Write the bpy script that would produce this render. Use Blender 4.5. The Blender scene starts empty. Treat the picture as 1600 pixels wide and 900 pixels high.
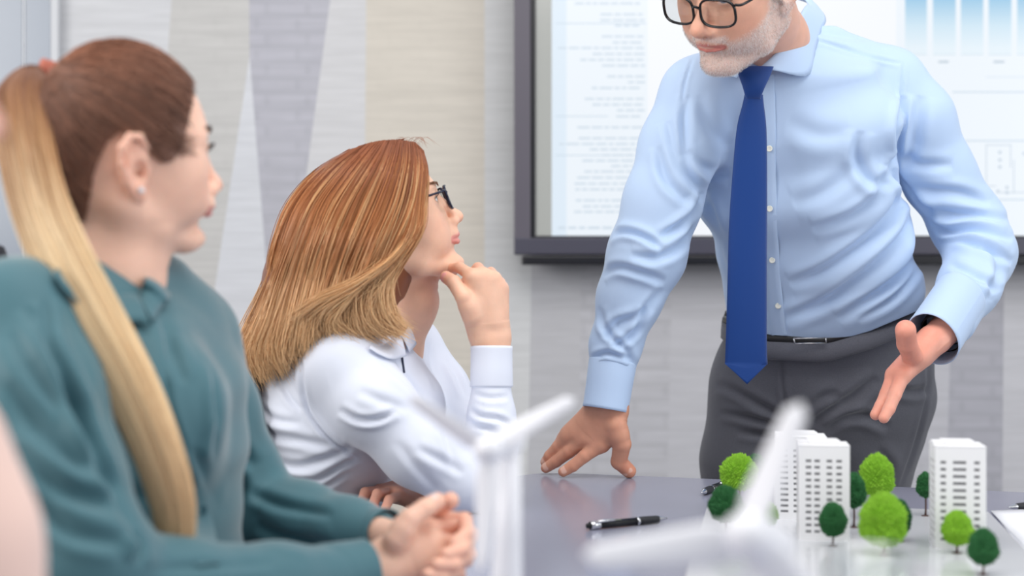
import bpy, math, random
import numpy as np
from mathutils import Vector, Matrix

# ------------------------------------------------------------------ camera, world, lights, exposure
SC = bpy.context.scene
COL = SC.collection
F, CZ = 2222.22, 1.085            # focal length in pixels of a 1600x900 frame, eye height
cam_d = bpy.data.cameras.new('camera')
cam_d.lens = 50; cam_d.sensor_width = 36; cam_d.clip_start = 0.05
cam_d.dof.use_dof = True; cam_d.dof.focus_distance = 2.38; cam_d.dof.aperture_fstop = 2.6
cam = bpy.data.objects.new('camera', cam_d); COL.objects.link(cam)
cam.location = (0, 0, CZ); cam.rotation_euler = (math.pi/2, 0, 0)
SC.camera = cam

world = bpy.data.worlds.new('world'); SC.world = world; world.use_nodes = True
bgn = world.node_tree.nodes['Background']
bgn.inputs['Color'].default_value = (0.97, 0.98, 1.0, 1); bgn.inputs['Strength'].default_value = 0.62

def area(name, loc, target, sx, sy, power, color=(1, 1, 1)):
    l = bpy.data.lights.new(name, 'AREA'); l.shape = 'RECTANGLE'; l.size = sx; l.size_y = sy
    l.energy = power; l.color = color
    o = bpy.data.objects.new(name, l); COL.objects.link(o); o.location = loc
    d = Vector(target) - Vector(loc); o.rotation_euler = d.to_track_quat('-Z', 'Y').to_euler()
    return o
area('window_daylight', (-3.6, 0.2, 2.2), (0.2, 2.4, 1.1), 2.6, 1.8, 102, (1.0, 0.98, 0.96))
area('ceiling_panel_light', (0.4, 1.2, 3.0), (0.3, 2.6, 0.9), 2.4, 1.6, 44, (1.0, 0.98, 0.96))
area('side_fill_light', (3.6, 0.6, 1.9), (0.6, 2.6, 1.1), 2.0, 1.8, 46, (0.95, 0.98, 1.0))  # unseen fill lamp added on the right to brighten faces turned that way

SC.view_settings.view_transform = 'Standard'
SC.view_settings.look = 'None'
SC.view_settings.gamma = 1.0
SC.view_settings.use_curve_mapping = False
SC.view_settings.exposure = 0.0
SC.cycles.transparent_max_bounces = 24

rng = np.random.default_rng(7)
random.seed(7)

# ------------------------------------------------------------------ maths
def V3(*a): return np.array(a, dtype=np.float64)
def W(px, py, D):                 # the point at depth D that the lens shows at (px, py)
    return V3((px-800)/F*D, D, CZ-(py-450)/F*D)
def Rp(r, D): return r/F*D
def unit(v):
    v = np.asarray(v, float); return v/(np.linalg.norm(v)+1e-12)
def rot(yaw, pitch=0, roll=0):
    y, p, r = map(math.radians, (yaw, pitch, roll))
    M = Matrix.Rotation(y, 3, 'Z') @ Matrix.Rotation(-p, 3, 'Y') @ Matrix.Rotation(r, 3, 'X')
    return np.array(M)
def catmull(P, n):                # resample a polyline smoothly to n points
    P = np.asarray(P, float)
    m = len(P)
    if m == 2:
        t = np.linspace(0, 1, n)[:, None]; return P[0]*(1-t)+P[1]*t
    Q = np.concatenate([(2*P[0]-P[1])[None], P, (2*P[-1]-P[-2])[None]])
    s = np.linspace(0, m-1-1e-9, n); i = s.astype(int); t = (s-i)
    t = t.reshape((-1,)+(1,)*(P.ndim-1))
    a, b, c, d = Q[i], Q[i+1], Q[i+2], Q[i+3]
    return 0.5*((2*b)+(c-a)*t+(2*a-5*b+4*c-d)*t*t+(3*b-a-3*c+d)*t**3)
def sstep(a, b, x):
    t = np.clip((x-a)/(b-a), 0, 1); return t*t*(3-2*t)

# ------------------------------------------------------------------ solid modelling on a grid
class Field:
    def __init__(s, lo, hi, h):
        s.lo = np.array(lo, float); s.h = h
        s.n = np.ceil((np.array(hi, float)-s.lo)/h).astype(int)+1
        s.f = np.full(s.n, 1.0, np.float32)
    def box(s, lo, hi):
        i0 = np.clip(np.floor((np.array(lo)-s.lo)/s.h).astype(int), 0, s.n-1)
        i1 = np.clip(np.ceil((np.array(hi)-s.lo)/s.h).astype(int)+1, 1, s.n)
        if (i1 <= i0).any(): return None
        sl = tuple(slice(a, b) for a, b in zip(i0, i1))
        ax = [((np.arange(a, b)*s.h)+l).astype(np.float32) for a, b, l in zip(i0, i1, s.lo)]
        return sl, ax[0][:, None, None], ax[1][None, :, None], ax[2][None, None, :]
    def mix(s, sl, d, k, sub=False):
        f = s.f[sl]
        if sub:
            h = np.maximum(k-np.abs(-d-f), 0)/k if k > 0 else 0
            s.f[sl] = np.maximum(f, -d)+h*h*k*0.25
        else:
            h = np.maximum(k-np.abs(d-f), 0)/k if k > 0 else 0
            s.f[sl] = np.minimum(f, d)-h*h*k*0.25
    def cap(s, a, b, ra, rb=None, k=0.01, flat=None, ratio=1.0, sub=False):
        a = np.asarray(a, float); b = np.asarray(b, float)
        rb = ra if rb is None else rb
        m = max(ra, rb)*max(1, ratio)+k+2*s.h
        g = s.box(np.minimum(a, b)-m, np.maximum(a, b)+m)
        if g is None: return
        sl, x, y, z = g
        ba = b-a; L = ba@ba+1e-12
        px, py, pz = x-a[0], y-a[1], z-a[2]
        t = np.clip((px*ba[0]+py*ba[1]+pz*ba[2])/L, 0, 1)
        r = ra+(rb-ra)*t
        qx, qy, qz = px-ba[0]*t, py-ba[1]*t, pz-ba[2]*t
        if flat is not None and ratio != 1.0:
            n = unit(flat); c = qx*n[0]+qy*n[1]+qz*n[2]
            q2 = qx*qx+qy*qy+qz*qz - c*c + (c/ratio)**2
            d = (np.sqrt(np.maximum(q2, 0))-r)*min(1, ratio)
        else:
            d = np.sqrt(qx*qx+qy*qy+qz*qz)-r
        s.mix(sl, d.astype(np.float32), k, sub)
    def chain(s, P, r, k=0.01, **kw):
        for i in range(len(P)-1):
            s.cap(P[i], P[i+1], r[i], r[i+1], k if i == 0 or kw.get('sub') else min(k, 0.5*max(r[i], r[i+1])), **kw)
    def ell(s, c, r, k=0.01, M=None, sub=False):
        c = np.asarray(c, float); r = np.asarray(r, float)
        m = (r.max() if M is not None else r)+k+2*s.h
        g = s.box(c-m, c+m)
        if g is None: return
        sl, x, y, z = g
        px, py, pz = x-c[0], y-c[1], z-c[2]
        if M is not None:
            px, py, pz = (M[0, 0]*px+M[1, 0]*py+M[2, 0]*pz, M[0, 1]*px+M[1, 1]*py+M[2, 1]*pz, M[0, 2]*px+M[1, 2]*py+M[2, 2]*pz)
        k0 = np.sqrt((px/r[0])**2+(py/r[1])**2+(pz/r[2])**2)
        k1 = np.sqrt((px/r[0]**2)**2+(py/r[1]**2)**2+(pz/r[2]**2)**2)+1e-9
        d = k0*(k0-1)/k1
        d = np.where(k0 < 1e-3, -r.min(), d)
        s.mix(sl, d.astype(np.float32), k, sub)
    def loft(s, st, k=0.02, e=2.3):   # st: list of (centre, lateral half-width, depth half-width, lateral unit vector)
        for i in range(len(st)-1):
            c0, a0, b0, u0 = st[i]; c1, a1, b1, u1 = st[i+1]
            c0 = np.asarray(c0); c1 = np.asarray(c1)
            m = max(a0, b0, a1, b1)+k+2*s.h
            g = s.box(np.minimum(c0, c1)-m, np.maximum(c0, c1)+m)
            if g is None: continue
            sl, x, y, z = g
            ax = c1-c0; L = ax@ax; w = ax/math.sqrt(L)
            u = unit((np.asarray(u0)+np.asarray(u1))/2); u = unit(u-w*(u@w)); v = np.cross(w, u)
            px, py, pz = x-c0[0], y-c0[1], z-c0[2]
            tt = (px*ax[0]+py*ax[1]+pz*ax[2])/L
            t = np.clip(tt, 0, 1); ov = (tt-t)*math.sqrt(L)
            a = a0+(a1-a0)*t; b = b0+(b1-b0)*t
            X = np.abs(px*u[0]+py*u[1]+pz*u[2])/a
            Y = np.abs(px*v[0]+py*v[1]+pz*v[2])/b
            Zc = np.abs(ov)/(np.minimum(a, b)*0.6)
            rr = (X**e+Y**e+Zc**e+1e-9)**(1/e)
            d = (rr-1)*np.minimum(a, b)
            s.mix(sl, d.astype(np.float32), k)
    def mesh(s, smooth=1):
        f = s.f; ins = f < 0
        c = [ins[i:i+f.shape[0]-1, j:j+f.shape[1]-1, k:k+f.shape[2]-1] for i in (0, 1) for j in (0, 1) for k in (0, 1)]
        cnt = np.zeros(c[0].shape, np.int8)
        for q in c: cnt += q
        act = (cnt > 0) & (cnt < 8)
        I, J, K = np.nonzero(act)
        idx = np.full(act.shape, -1, np.int64); idx[I, J, K] = np.arange(len(I))
        offs = [(i, j, k) for i in (0, 1) for j in (0, 1) for k in (0, 1)]
        val = np.stack([f[I+o[0], J+o[1], K+o[2]] for o in offs], 1)
        P = np.zeros((len(I), 3)); n = np.zeros(len(I))
        for a in range(8):
            for b in range(a+1, 8):
                d = np.array(offs[b])-np.array(offs[a])
                if abs(d).sum() != 1: continue
                va, vb = val[:, a], val[:, b]
                m = (va < 0) != (vb < 0)
                t = np.where(m, va/np.where(m, va-vb, 1), 0)
                P += np.where(m[:, None], np.array(offs[a])+t[:, None]*d, 0); n += m
        P = P/np.maximum(n, 1)[:, None]+np.stack([I, J, K], 1)
        V = P*s.h+s.lo
        faces = []
        for ax in range(3):
            o1, o2 = [(1, 2), (2, 0), (0, 1)][ax]
            sh = [slice(None)]*3; a = list(sh); b = list(sh); a[ax] = slice(0, -1); b[ax] = slice(1, None)
            m = ins[tuple(a)] != ins[tuple(b)]
            ii = np.stack(np.nonzero(m), 1)
            ok = (ii[:, o1] > 0) & (ii[:, o2] > 0) & (ii[:, o1] < f.shape[o1]-1) & (ii[:, o2] < f.shape[o2]-1)
            ii = ii[ok]
            e1 = np.zeros(3, int); e1[o1] = 1; e2 = np.zeros(3, int); e2[o2] = 1
            q = [idx[tuple((ii-x).T)] for x in (e1+e2, e2, 0*e1, e1)]
            q = np.stack(q, 1)
            fl = ~ins[tuple(ii.T)]
            q[fl] = q[fl][:, ::-1]
            faces.append(q)
        Q = np.vstack(faces)
        for _ in range(smooth): V = lap(V, Q, 0.5)
        return V, Q

def lap(V, Q, w=0.5):
    n = len(V); A = np.concatenate([Q[:, i] for i in range(4)]); B = np.concatenate([Q[:, (i+1) % 4] for i in range(4)])
    cnt = np.bincount(A, minlength=n)+np.bincount(B, minlength=n)
    S = np.stack([np.bincount(A, V[B, i], n)+np.bincount(B, V[A, i], n) for i in range(3)], 1)
    return V*(1-w)+w*S/np.maximum(cnt, 1)[:, None]
def vnormals(V, Q):
    N = np.cross(V[Q[:, 2]]-V[Q[:, 0]], V[Q[:, 3 % Q.shape[1]]]-V[Q[:, 1]])
    out = np.stack([sum(np.bincount(Q[:, j], N[:, i], len(V)) for j in range(Q.shape[1])) for i in range(3)], 1)
    return out/(np.linalg.norm(out, axis=1, keepdims=True)+1e-12)

# ------------------------------------------------------------------ Blender objects
def mesh_np(name, V, Q, mats=(), col=None, smooth=True, mi=None):
    me = bpy.data.meshes.new(name)
    V = np.asarray(V, np.float32)
    fl = Q if isinstance(Q, list) else [Q]
    fl = [np.asarray(q, np.int32) for q in fl if len(q)]
    nl = sum(q.size for q in fl); nf = sum(len(q) for q in fl)
    me.vertices.add(len(V)); me.vertices.foreach_set('co', V.ravel())
    me.loops.add(nl); me.polygons.add(nf)
    me.loops.foreach_set('vertex_index', np.concatenate([q.ravel() for q in fl]))
    tot = np.concatenate([np.full(len(q), q.shape[1], np.int32) for q in fl])
    me.polygons.foreach_set('loop_start', np.concatenate([[0], np.cumsum(tot)[:-1]]).astype(np.int32))
    me.polygons.foreach_set('use_smooth', np.full(nf, smooth))
    for m in mats: me.materials.append(m)
    if mi is not None: me.polygons.foreach_set('material_index', np.asarray(mi, np.int32))
    me.update(calc_edges=True)
    if col is not None:
        at = me.color_attributes.new('tint', 'FLOAT_COLOR', 'POINT')
        c = np.ones((len(V), 4), np.float32); c[:, :3] = col
        at.data.foreach_set('color', c.ravel())
    return me
def link(name, me, parent=None, **props):
    o = bpy.data.objects.new(name, me); COL.objects.link(o)
    if parent is not None: o.parent = parent; o.matrix_parent_inverse = parent.matrix_world.inverted()
    for k, v in props.items(): o[k] = v
    return o
def put(name, V, Q, mat, parent=None, col=None, smooth=True, **props):
    if parent is not None:
        V = np.asarray(V) - root_off(parent)
    me = mesh_np(name, V, Q, (mat,), col, smooth)
    o = bpy.data.objects.new(name, me); COL.objects.link(o)
    if parent is not None: o.parent = parent
    for k, v in props.items(): o[k] = v
    return o
def root_off(o):
    t = np.zeros(3)
    while o is not None:
        t += np.array(o.location); o = o.parent
    return t
def thing(name, label, cat, loc, group=None):
    o = bpy.data.objects.new(name, None); COL.objects.link(o); o.location = [float(q) for q in loc]
    o.empty_display_size = 0.05
    o['label'] = label; o['category'] = cat
    if group: o['group'] = group
    return o

class MB:                          # small polygon builder, world coordinates
    def __init__(s): s.v = []; s.q = []; s.t = []
    def add(s, V, Q=(), T=()):
        b = len(s.v); s.v += [tuple(p) for p in V]
        s.q += [tuple(b+i for i in f) for f in Q]; s.t += [tuple(b+i for i in f) for f in T]
    def box(s, c, d, M=None):
        c = np.asarray(c, float); d = np.asarray(d, float)/2
        P = [np.array([x, y, z])*d for x in (-1, 1) for y in (-1, 1) for z in (-1, 1)]
        if M is not None: P = [M @ p for p in P]
        s.add([p+c for p in P], [(0, 1, 3, 2), (4, 6, 7, 5), (0, 4, 5, 1), (2, 3, 7, 6), (0, 2, 6, 4), (1, 5, 7, 3)])
    def tube(s, P, r, n=12, flat=1.0, up=None, caps=True):
        P = np.asarray(P, float); m = len(P)
        r = np.full(m, r) if np.isscalar(r) else np.asarray(r, float)
        T = np.gradient(P, axis=0); rows = []
        ref = V3(0, 0, 1) if up is None else np.asarray(up, float)
        if up is None and abs(unit(T[0])@ref) > .9: ref = V3(0, 1, 0)
        for i in range(m):
            t = unit(T[i]); a = unit(np.cross(ref, t)); b = np.cross(t, a)
            if up is None: ref = b
            rows.append([P[i]+r[i]*(math.cos(q)*a+flat*math.sin(q)*b) for q in np.linspace(0, 2*math.pi, n, endpoint=False)])
        V = [p for row in rows for p in row]
        Q = [(i*n+j, i*n+(j+1) % n, (i+1)*n+(j+1) % n, (i+1)*n+j) for i in range(m-1) for j in range(n)]
        Tn = []
        if caps:
            V += [P[0], P[-1]]; a, b = len(V)-2, len(V)-1
            Tn = [(a, (j+1) % n, j) for j in range(n)]+[(b, (m-1)*n+j, (m-1)*n+(j+1) % n) for j in range(n)]
        s.add(V, Q, Tn)
    def lathe(s, base, prof, n=24, axis=(0, 0, 1)):     # prof: (radius, height)
        w = unit(axis); u = unit(np.cross(w, V3(0, 1, 0) if abs(w[1]) < .9 else V3(1, 0, 0))); v = np.cross(w, u)
        base = np.asarray(base, float); m = len(prof)
        V = [base+w*h+r*(math.cos(q)*u+math.sin(q)*v) for r, h in prof for q in np.linspace(0, 2*math.pi, n, endpoint=False)]
        Q = [(i*n+j, i*n+(j+1) % n, (i+1)*n+(j+1) % n, (i+1)*n+j) for i in range(m-1) for j in range(n)]
        s.add(V, Q)
    def ball(s, c, r, nu=16, nv=10, sc=(1, 1, 1)):
        c = np.asarray(c, float); V = []
        for i in range(nv+1):
            th = math.pi*i/nv
            for j in range(nu):
                ph = 2*math.pi*j/nu
                V.append(c+r*V3(math.sin(th)*math.cos(ph)*sc[0], math.sin(th)*math.sin(ph)*sc[1], math.cos(th)*sc[2]))
        s.add(V, [(i*nu+j, (i+1)*nu+j, (i+1)*nu+(j+1) % nu, i*nu+(j+1) % nu) for i in range(nv) for j in range(nu)])
    def grid(s, G):                # G: (m, n, 3)
        m, n = len(G), len(G[0])
        s.add([p for row in G for p in row], [(i*n+j, i*n+j+1, (i+1)*n+j+1, (i+1)*n+j) for i in range(m-1) for j in range(n-1)])
    def out(s, name, mat, parent=None, smooth=True, bevel=0, solid=0, offset=0, sharp=None, **props):
        o = put(name, np.array(s.v), [np.array(s.q, int).reshape(-1, 4), np.array(s.t, int).reshape(-1, 3)], mat, parent, None, smooth, **props)
        if solid:
            m = o.modifiers.new('solid', 'SOLIDIFY'); m.thickness = solid; m.offset = offset
        if bevel:
            m = o.modifiers.new('bevel', 'BEVEL'); m.width = bevel; m.segments = 2; m.limit_method = 'ANGLE'
        if sharp:
            for p in o.data.polygons: p.use_smooth = True
            m = o.modifiers.new('w', 'EDGE_SPLIT'); m.split_angle = math.radians(sharp)
        return o

def strands(name, S, r, mat, parent, col, sides=3, taper=0.25, **props):
    """S: (N, M, 3) strand points; r: radius (scalar or (N,)); col: (N, M, 3) colours."""
    N, M, _ = S.shape
    T = np.gradient(S, axis=1); T /= np.linalg.norm(T, axis=2, keepdims=True)+1e-12
    ref = np.tile(np.array([0.2, 1.0, 0.15]), (N, M, 1)); A = np.cross(T, ref); A /= np.linalg.norm(A, axis=2, keepdims=True)+1e-9
    B = np.cross(T, A)
    t = np.linspace(0, 1, M)
    prof = np.minimum(1, (1-t)*3+taper*(t > .6))
    prof = np.maximum(prof, taper)
    rr = (np.full(N, r) if np.isscalar(r) else r)[:, None]*prof[None, :]
    rings = []
    for j in range(sides):
        a = 2*math.pi*j/sides
        rings.append(S+rr[..., None]*(math.cos(a)*A+math.sin(a)*B))
    V = np.stack(rings, 2).reshape(-1, 3)
    base = (np.arange(N)[:, None]*M+np.arange(M-1)[None, :])*sides
    Q = []
    for j in range(sides):
        k = (j+1) % sides
        Q.append(np.stack([base+j, base+k, base+sides+k, base+sides+j], -1).reshape(-1, 4))
    C = np.repeat(col.reshape(N*M, 3), sides, 0)
    return put(name, V, np.vstack(Q), mat, parent, C, True, **props)

# ------------------------------------------------------------------ materials
def lin(c):
    c = np.asarray(c, float)/255.0
    return np.where(c <= 0.04045, c/12.92, ((c+0.055)/1.055)**2.4)
def mat(name, rgb, rough=0.5, metal=0.0, spec=0.5, sub=0.0, sheen=0.0, bump=0.0, bscale=200.0, tint=False, var=0.0, vscale=8.0, trans=0.0, ior=1.45, aniso=None, coat=0.0, srad=0.02):
    m = bpy.data.materials.new(name); m.use_nodes = True
    nt = m.node_tree; n = nt.nodes; b = n['Principled BSDF']
    c = tuple(lin(rgb))+(1,)
    b.inputs['Base Color'].default_value = c
    b.inputs['Roughness'].default_value = rough; b.inputs['Metallic'].default_value = metal
    b.inputs['Specular IOR Level'].default_value = spec; b.inputs['IOR'].default_value = ior
    b.inputs['Transmission Weight'].default_value = trans; b.inputs['Coat Weight'].default_value = coat
    if sub:
        b.inputs['Subsurface Weight'].default_value = sub
        b.inputs['Subsurface Radius'].default_value = (1.0, 0.35, 0.2); b.inputs['Subsurface Scale'].default_value = srad
    if sheen:
        b.inputs['Sheen Weight'].default_value = sheen; b.inputs['Sheen Roughness'].default_value = 0.4
    tc = n.new('ShaderNodeTexCoord')
    src = None
    if tint:
        a = n.new('ShaderNodeAttribute'); a.attribute_name = 'tint'; src = a.outputs['Color']
    if var:
        nz = n.new('ShaderNodeTexNoise'); nz.inputs['Scale'].default_value = vscale; nz.inputs['Detail'].default_value = 5
        nt.links.new(tc.outputs['Object'], nz.inputs['Vector'])
        mr = n.new('ShaderNodeMapRange'); mr.inputs[1].default_value = 0.3; mr.inputs[2].default_value = 0.7
        mr.inputs[3].default_value = 1-var; mr.inputs[4].default_value = 1+var
        nt.links.new(nz.outputs['Fac'], mr.inputs[0])
        mx = n.new('ShaderNodeVectorMath'); mx.operation = 'SCALE'
        if src is not None: nt.links.new(src, mx.inputs[0])
        else: mx.inputs[0].default_value = c[:3]
        nt.links.new(mr.outputs[0], mx.inputs['Scale']); src = mx.outputs[0]
    if src is not None: nt.links.new(src, b.inputs['Base Color'])
    if bump:
        nb = n.new('ShaderNodeTexNoise'); nb.inputs['Scale'].default_value = bscale; nb.inputs['Detail'].default_value = 4
        mp = n.new('ShaderNodeMapping')
        if aniso: mp.inputs['Scale'].default_value = aniso
        nt.links.new(tc.outputs['Object'], mp.inputs['Vector']); nt.links.new(mp.outputs[0], nb.inputs['Vector'])
        bm = n.new('ShaderNodeBump'); bm.inputs['Strength'].default_value = bump; bm.inputs['Distance'].default_value = 0.002
        nt.links.new(nb.outputs['Fac'], bm.inputs['Height']); nt.links.new(bm.outputs[0], b.inputs['Normal'])
    return m
# ------------------------------------------------------------------ room
YW = 4.0                           # the back wall
def wall_material(name, rgb, dash=0.0, streak=.07, seed=0.0):
    m = mat(name, rgb, rough=.85, spec=.2); nt = m.node_tree; n = nt.nodes; b = n['Principled BSDF']
    tc = n.new('ShaderNodeTexCoord'); mp = n.new('ShaderNodeMapping'); mp.inputs['Scale'].default_value = (3.2, 1, 52); mp.inputs['Location'].default_value = (seed, 0, seed*3)
    nz = n.new('ShaderNodeTexNoise'); nz.inputs['Scale'].default_value = 1.6; nz.inputs['Detail'].default_value = 4; nz.inputs['Roughness'].default_value = .6
    mr = n.new('ShaderNodeMapRange'); mr.inputs[1].default_value = .3; mr.inputs[2].default_value = .7; mr.inputs[3].default_value = 1-streak; mr.inputs[4].default_value = 1+streak*.8
    sc = n.new('ShaderNodeVectorMath'); sc.operation = 'SCALE'; sc.inputs[0].default_value = tuple(lin(rgb))
    l = nt.links; l.new(tc.outputs['Object'], mp.inputs[0]); l.new(mp.outputs[0], nz.inputs['Vector']); l.new(nz.outputs['Fac'], mr.inputs[0]); l.new(mr.outputs[0], sc.inputs['Scale'])
    src = sc.outputs[0]
    if dash:
        sx = n.new('ShaderNodeSeparateXYZ'); l.new(tc.outputs['Object'], sx.inputs[0]); cx = n.new('ShaderNodeCombineXYZ'); l.new(sx.outputs[0], cx.inputs[0]); l.new(sx.outputs[2], cx.inputs[1])
        br = n.new('ShaderNodeTexBrick'); br.inputs['Scale'].default_value = 1; br.inputs['Brick Width'].default_value = .115; br.inputs['Row Height'].default_value = .043; br.inputs['Mortar Size'].default_value = .0150; br.inputs['Mortar Smooth'].default_value = 1.0
        br.offset = .25; br.inputs['Color1'].default_value = (1, 1, 1, 1); br.inputs['Color2'].default_value = (.75, .75, .75, 1); br.inputs['Mortar'].default_value = (0, 0, 0, 1)
        l.new(cx.outputs[0], br.inputs['Vector'])
        n2 = n.new('ShaderNodeTexNoise'); n2.inputs['Scale'].default_value = 7; l.new(tc.outputs['Object'], n2.inputs['Vector'])
        m1 = n.new('ShaderNodeMath'); m1.operation = 'MULTIPLY'; l.new(br.outputs['Color'], m1.inputs[0]); l.new(n2.outputs['Fac'], m1.inputs[1])
        m2 = n.new('ShaderNodeMath'); m2.operation = 'MULTIPLY_ADD'; l.new(m1.outputs[0], m2.inputs[0]); m2.inputs[1].default_value = dash*1.6; m2.inputs[2].default_value = 1-dash*.25
        s2 = n.new('ShaderNodeVectorMath'); s2.operation = 'SCALE'; l.new(src, s2.inputs[0]); l.new(m2.outputs[0], s2.inputs['Scale']); src = s2.outputs[0]
    l.new(src, b.inputs['Base Color'])
    return m
def xw(px, D=YW): return (px-800)/F*D
# wallpaper bands: (x at the picture's top, x at its bottom) of each boundary, colour, dashes
bands = [(-900, -900, (196, 199, 203), 0), (92, 92, (204, 205, 208), .0), (268, 205, (194, 193, 191), .03), (400, 262, (208, 210, 215), 0), (378, 452, (178, 178, 186), .10),
         (516, 400, (203, 203, 205), 0), (572, 566, (204, 198, 188), .02), (757, 757, (204, 205, 206), 0), (838, 822, (186, 186, 190), .02), (908, 905, (184, 184, 189), .11),
         (1060, 1040, (190, 190, 195), .0), (1455, 1400, (190, 190, 196), .08), (1500, 1475, (172, 172, 180), .13), (1572, 1565, (198, 198, 203), .0), (1750, 1700, (186, 186, 190), .06), (2500, 2500, None, 0)]
zt, zb = 3.0, 0.0
yt, yb = CZ+450/F*YW, CZ-450/F*YW
walls = []
def bx_at(i, z):
    t = (yt-z)/(yt-yb); a, b = bands[i][0], bands[i][1]
    if (a, b) == (400, 262): return None
    return xw(a+(b-a)*t)
mb = None
V = []; Q = []; mi = []; mats_ = []
def poly(pts, m):
    b = len(V); V.extend([(x, YW, z) for x, z in pts]); Q.append(tuple(range(b, b+len(pts)))); mi.append(len(mats_)); mats_.append(m)
def px_z(y): return CZ-(y-450)/F*YW
def ex(a, b, y): return xw(a+(b-a)*y/900.0)
yT, yB = 450-(zt-CZ)*F/YW, 450+(CZ-zb)*F/YW
B_ = bands
def quad(l, r, i):
    poly([(ex(*l, yB), zb), (ex(*r, yB), zb), (ex(*r, yT), zt), (ex(*l, yT), zt)], wall_material('wallpaper', B_[i][2], B_[i][3], seed=i*1.7))
quad((-900, -900), (92, 92), 0); quad((92, 92), (268, 205), 1)
# slanting wedges: (390, 88) is the top of the light one, (432, 615) the foot of the dark one
zA, zB_ = px_z(88), px_z(615)
xa, xb = xw(390), xw(432); xt5 = xw(524)
poly([(ex(268, 205, yB), zb), (xw(390-(yB-88)*.150), zb), (xa, zA), (xw(384), zt), (ex(268, 205, yT), zt)], wall_material('wallpaper', B_[2][2], B_[2][3], seed=3.1))
poly([(xw(390-(yB-88)*.150), zb), (xb, zb), (xb, zB_), (xa, zA)], wall_material('wallpaper', B_[3][2], 0, seed=4.4))
poly([(xb, zB_), (xt5, px_z(-60)), (xt5, zt), (xw(384), zt), (xa, zA)], wall_material('wallpaper', B_[4][2], B_[4][3], seed=5.2))
poly([(xb, zb), (ex(572, 566, yB), zb), (ex(572, 566, yT), zt), (xt5, zt), (xt5, px_z(-60)), (xb, zB_)], wall_material('wallpaper', B_[5][2], 0, seed=6.2))
for i in range(6, len(bands)-1): quad(bands[i][:2], bands[i+1][:2], i)
me = bpy.data.meshes.new('wall_back'); me.from_pydata(V, [], Q)
for m in mats_: me.materials.append(m)
me.polygons.foreach_set('material_index', mi)
link('wall_back', me, kind='structure')
M_FLOOR = mat('grey_carpet', (120, 120, 126), rough=.95, bump=.4, bscale=300, var=.1, vscale=60)
mb = MB(); mb.box((0, 1.5, -.02), (9, 5.4, .04)); mb.out('floor', M_FLOOR, None, smooth=False, kind='structure')
M_BASEB = mat('white_skirting', (222, 222, 222), rough=.5)
mb = MB(); mb.box((0, YW-.008, .05), (9, .016, .10)); mb.out('baseboard_back', M_BASEB, None, smooth=False, kind='structure', bevel=.003)
# frosted glass door leaf at the left end
M_DOOR = mat('blue_grey_glass', (150, 158, 170), rough=.18, spec=.6, var=.04, vscale=3)
M_EDGE = mat('polished_glass_edge', (226, 230, 236), rough=.2)
dz = 2.5
mb = MB(); mb.box(((xw(37, 3.975)+xw(-420, 3.975))/2, 3.975, dz/2+.01), (xw(37, 3.975)-xw(-420, 3.975)-.003, .012, dz-.02)); d1 = mb.out('door_1', M_DOOR, None, smooth=False, kind='structure')
mb = MB(); mb.box((xw(38.5, 3.975), 3.975, dz/2+.01), (.004, .013, dz-.02)); mb.out('glass_edge', M_EDGE, d1, smooth=False)
mb = MB(); mb.box(((xw(41, 3.975)+xw(80, 3.975))/2, 3.975, dz/2+.01), (xw(80, 3.975)-xw(41, 3.975), .012, dz-.02)); mb.out('window_1', M_DOOR, None, smooth=False, kind='structure')
mb = MB(); mb.box(((xw(80, 3.975)+xw(92, 3.975))/2, 3.983, dz/2+.01), (xw(92, 3.975)-xw(80, 3.975), .03, dz)); mb.out('trim_1', mat('pale_frame', (206, 208, 212), rough=.5), None, smooth=False, kind='structure', bevel=.003)

# ------------------------------------------------------------------ wall screen
M_BEZ = mat('dark_grey_frame', (72, 71, 84), rough=.35); M_BEZD = mat('black_frame', (24, 24, 30), rough=.3)
DS = 3.88
def sx(px): return (px-800)/F*DS
def sz(py): return CZ-(py-450)/F*DS
scr = thing('wall_screen', 'large dark-framed wall screen showing charts and text behind the standing person', 'screen', (sx(1260), DS+.04, sz(410)))
X0, X1, Z0, Z1 = sx(803), sx(1735), sz(398), sz(-150)
mb = MB(); mb.box(((X0+X1)/2, DS+.05, (Z0+Z1)/2), (X1-X0-.01, .09, Z1-Z0-.01)); mb.out('casing', M_BEZD, scr, smooth=False, bevel=.004)
def bar(name, x0, x1, z0, z1, y0, y1, m, parent, bev=.003, **k):
    mb = MB(); mb.box(((x0+x1)/2, (y0+y1)/2, (z0+z1)/2), (x1-x0, y1-y0, z1-z0)); return mb.out(name, m, parent, smooth=False, bevel=bev, **k)
fr = bar('frame', X0, sx(829), Z0, Z1, DS-.012, DS+.03, mat('side_frame', (92, 88, 98), rough=.4), scr)
bar('frame', sx(1700), X1, Z0, Z1, DS-.012, DS+.03, M_BEZ, scr)
bar('frame', X0, X1, Z0, sz(372), DS-.016, DS+.03, M_BEZ, scr)
bar('frame', X0, X1, sz(-120), Z1, DS-.014, DS+.03, M_BEZ, scr)
bar('inner_frame', sx(829), sx(837), sz(372), sz(-120), DS-.006, DS+.02, M_BEZD, scr, .002)
bar('inner_frame', sx(837), sx(1700), sz(372.5), sz(368.5), DS-.007, DS+.02, M_BEZD, scr, .001)
bar('glass_border', sx(837), sx(862), sz(369), sz(-120), DS-.001, DS+.02, mat('black_glass_grey_reflection', (168, 170, 166), rough=.15, spec=.7), scr, 0)  # black glass border; the room's grey reflection is put into its colour
bar('speaker_bar', sx(815), sx(1725), sz(414), sz(400), DS-.03, DS+.05, M_BEZD, scr, .004)
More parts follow.
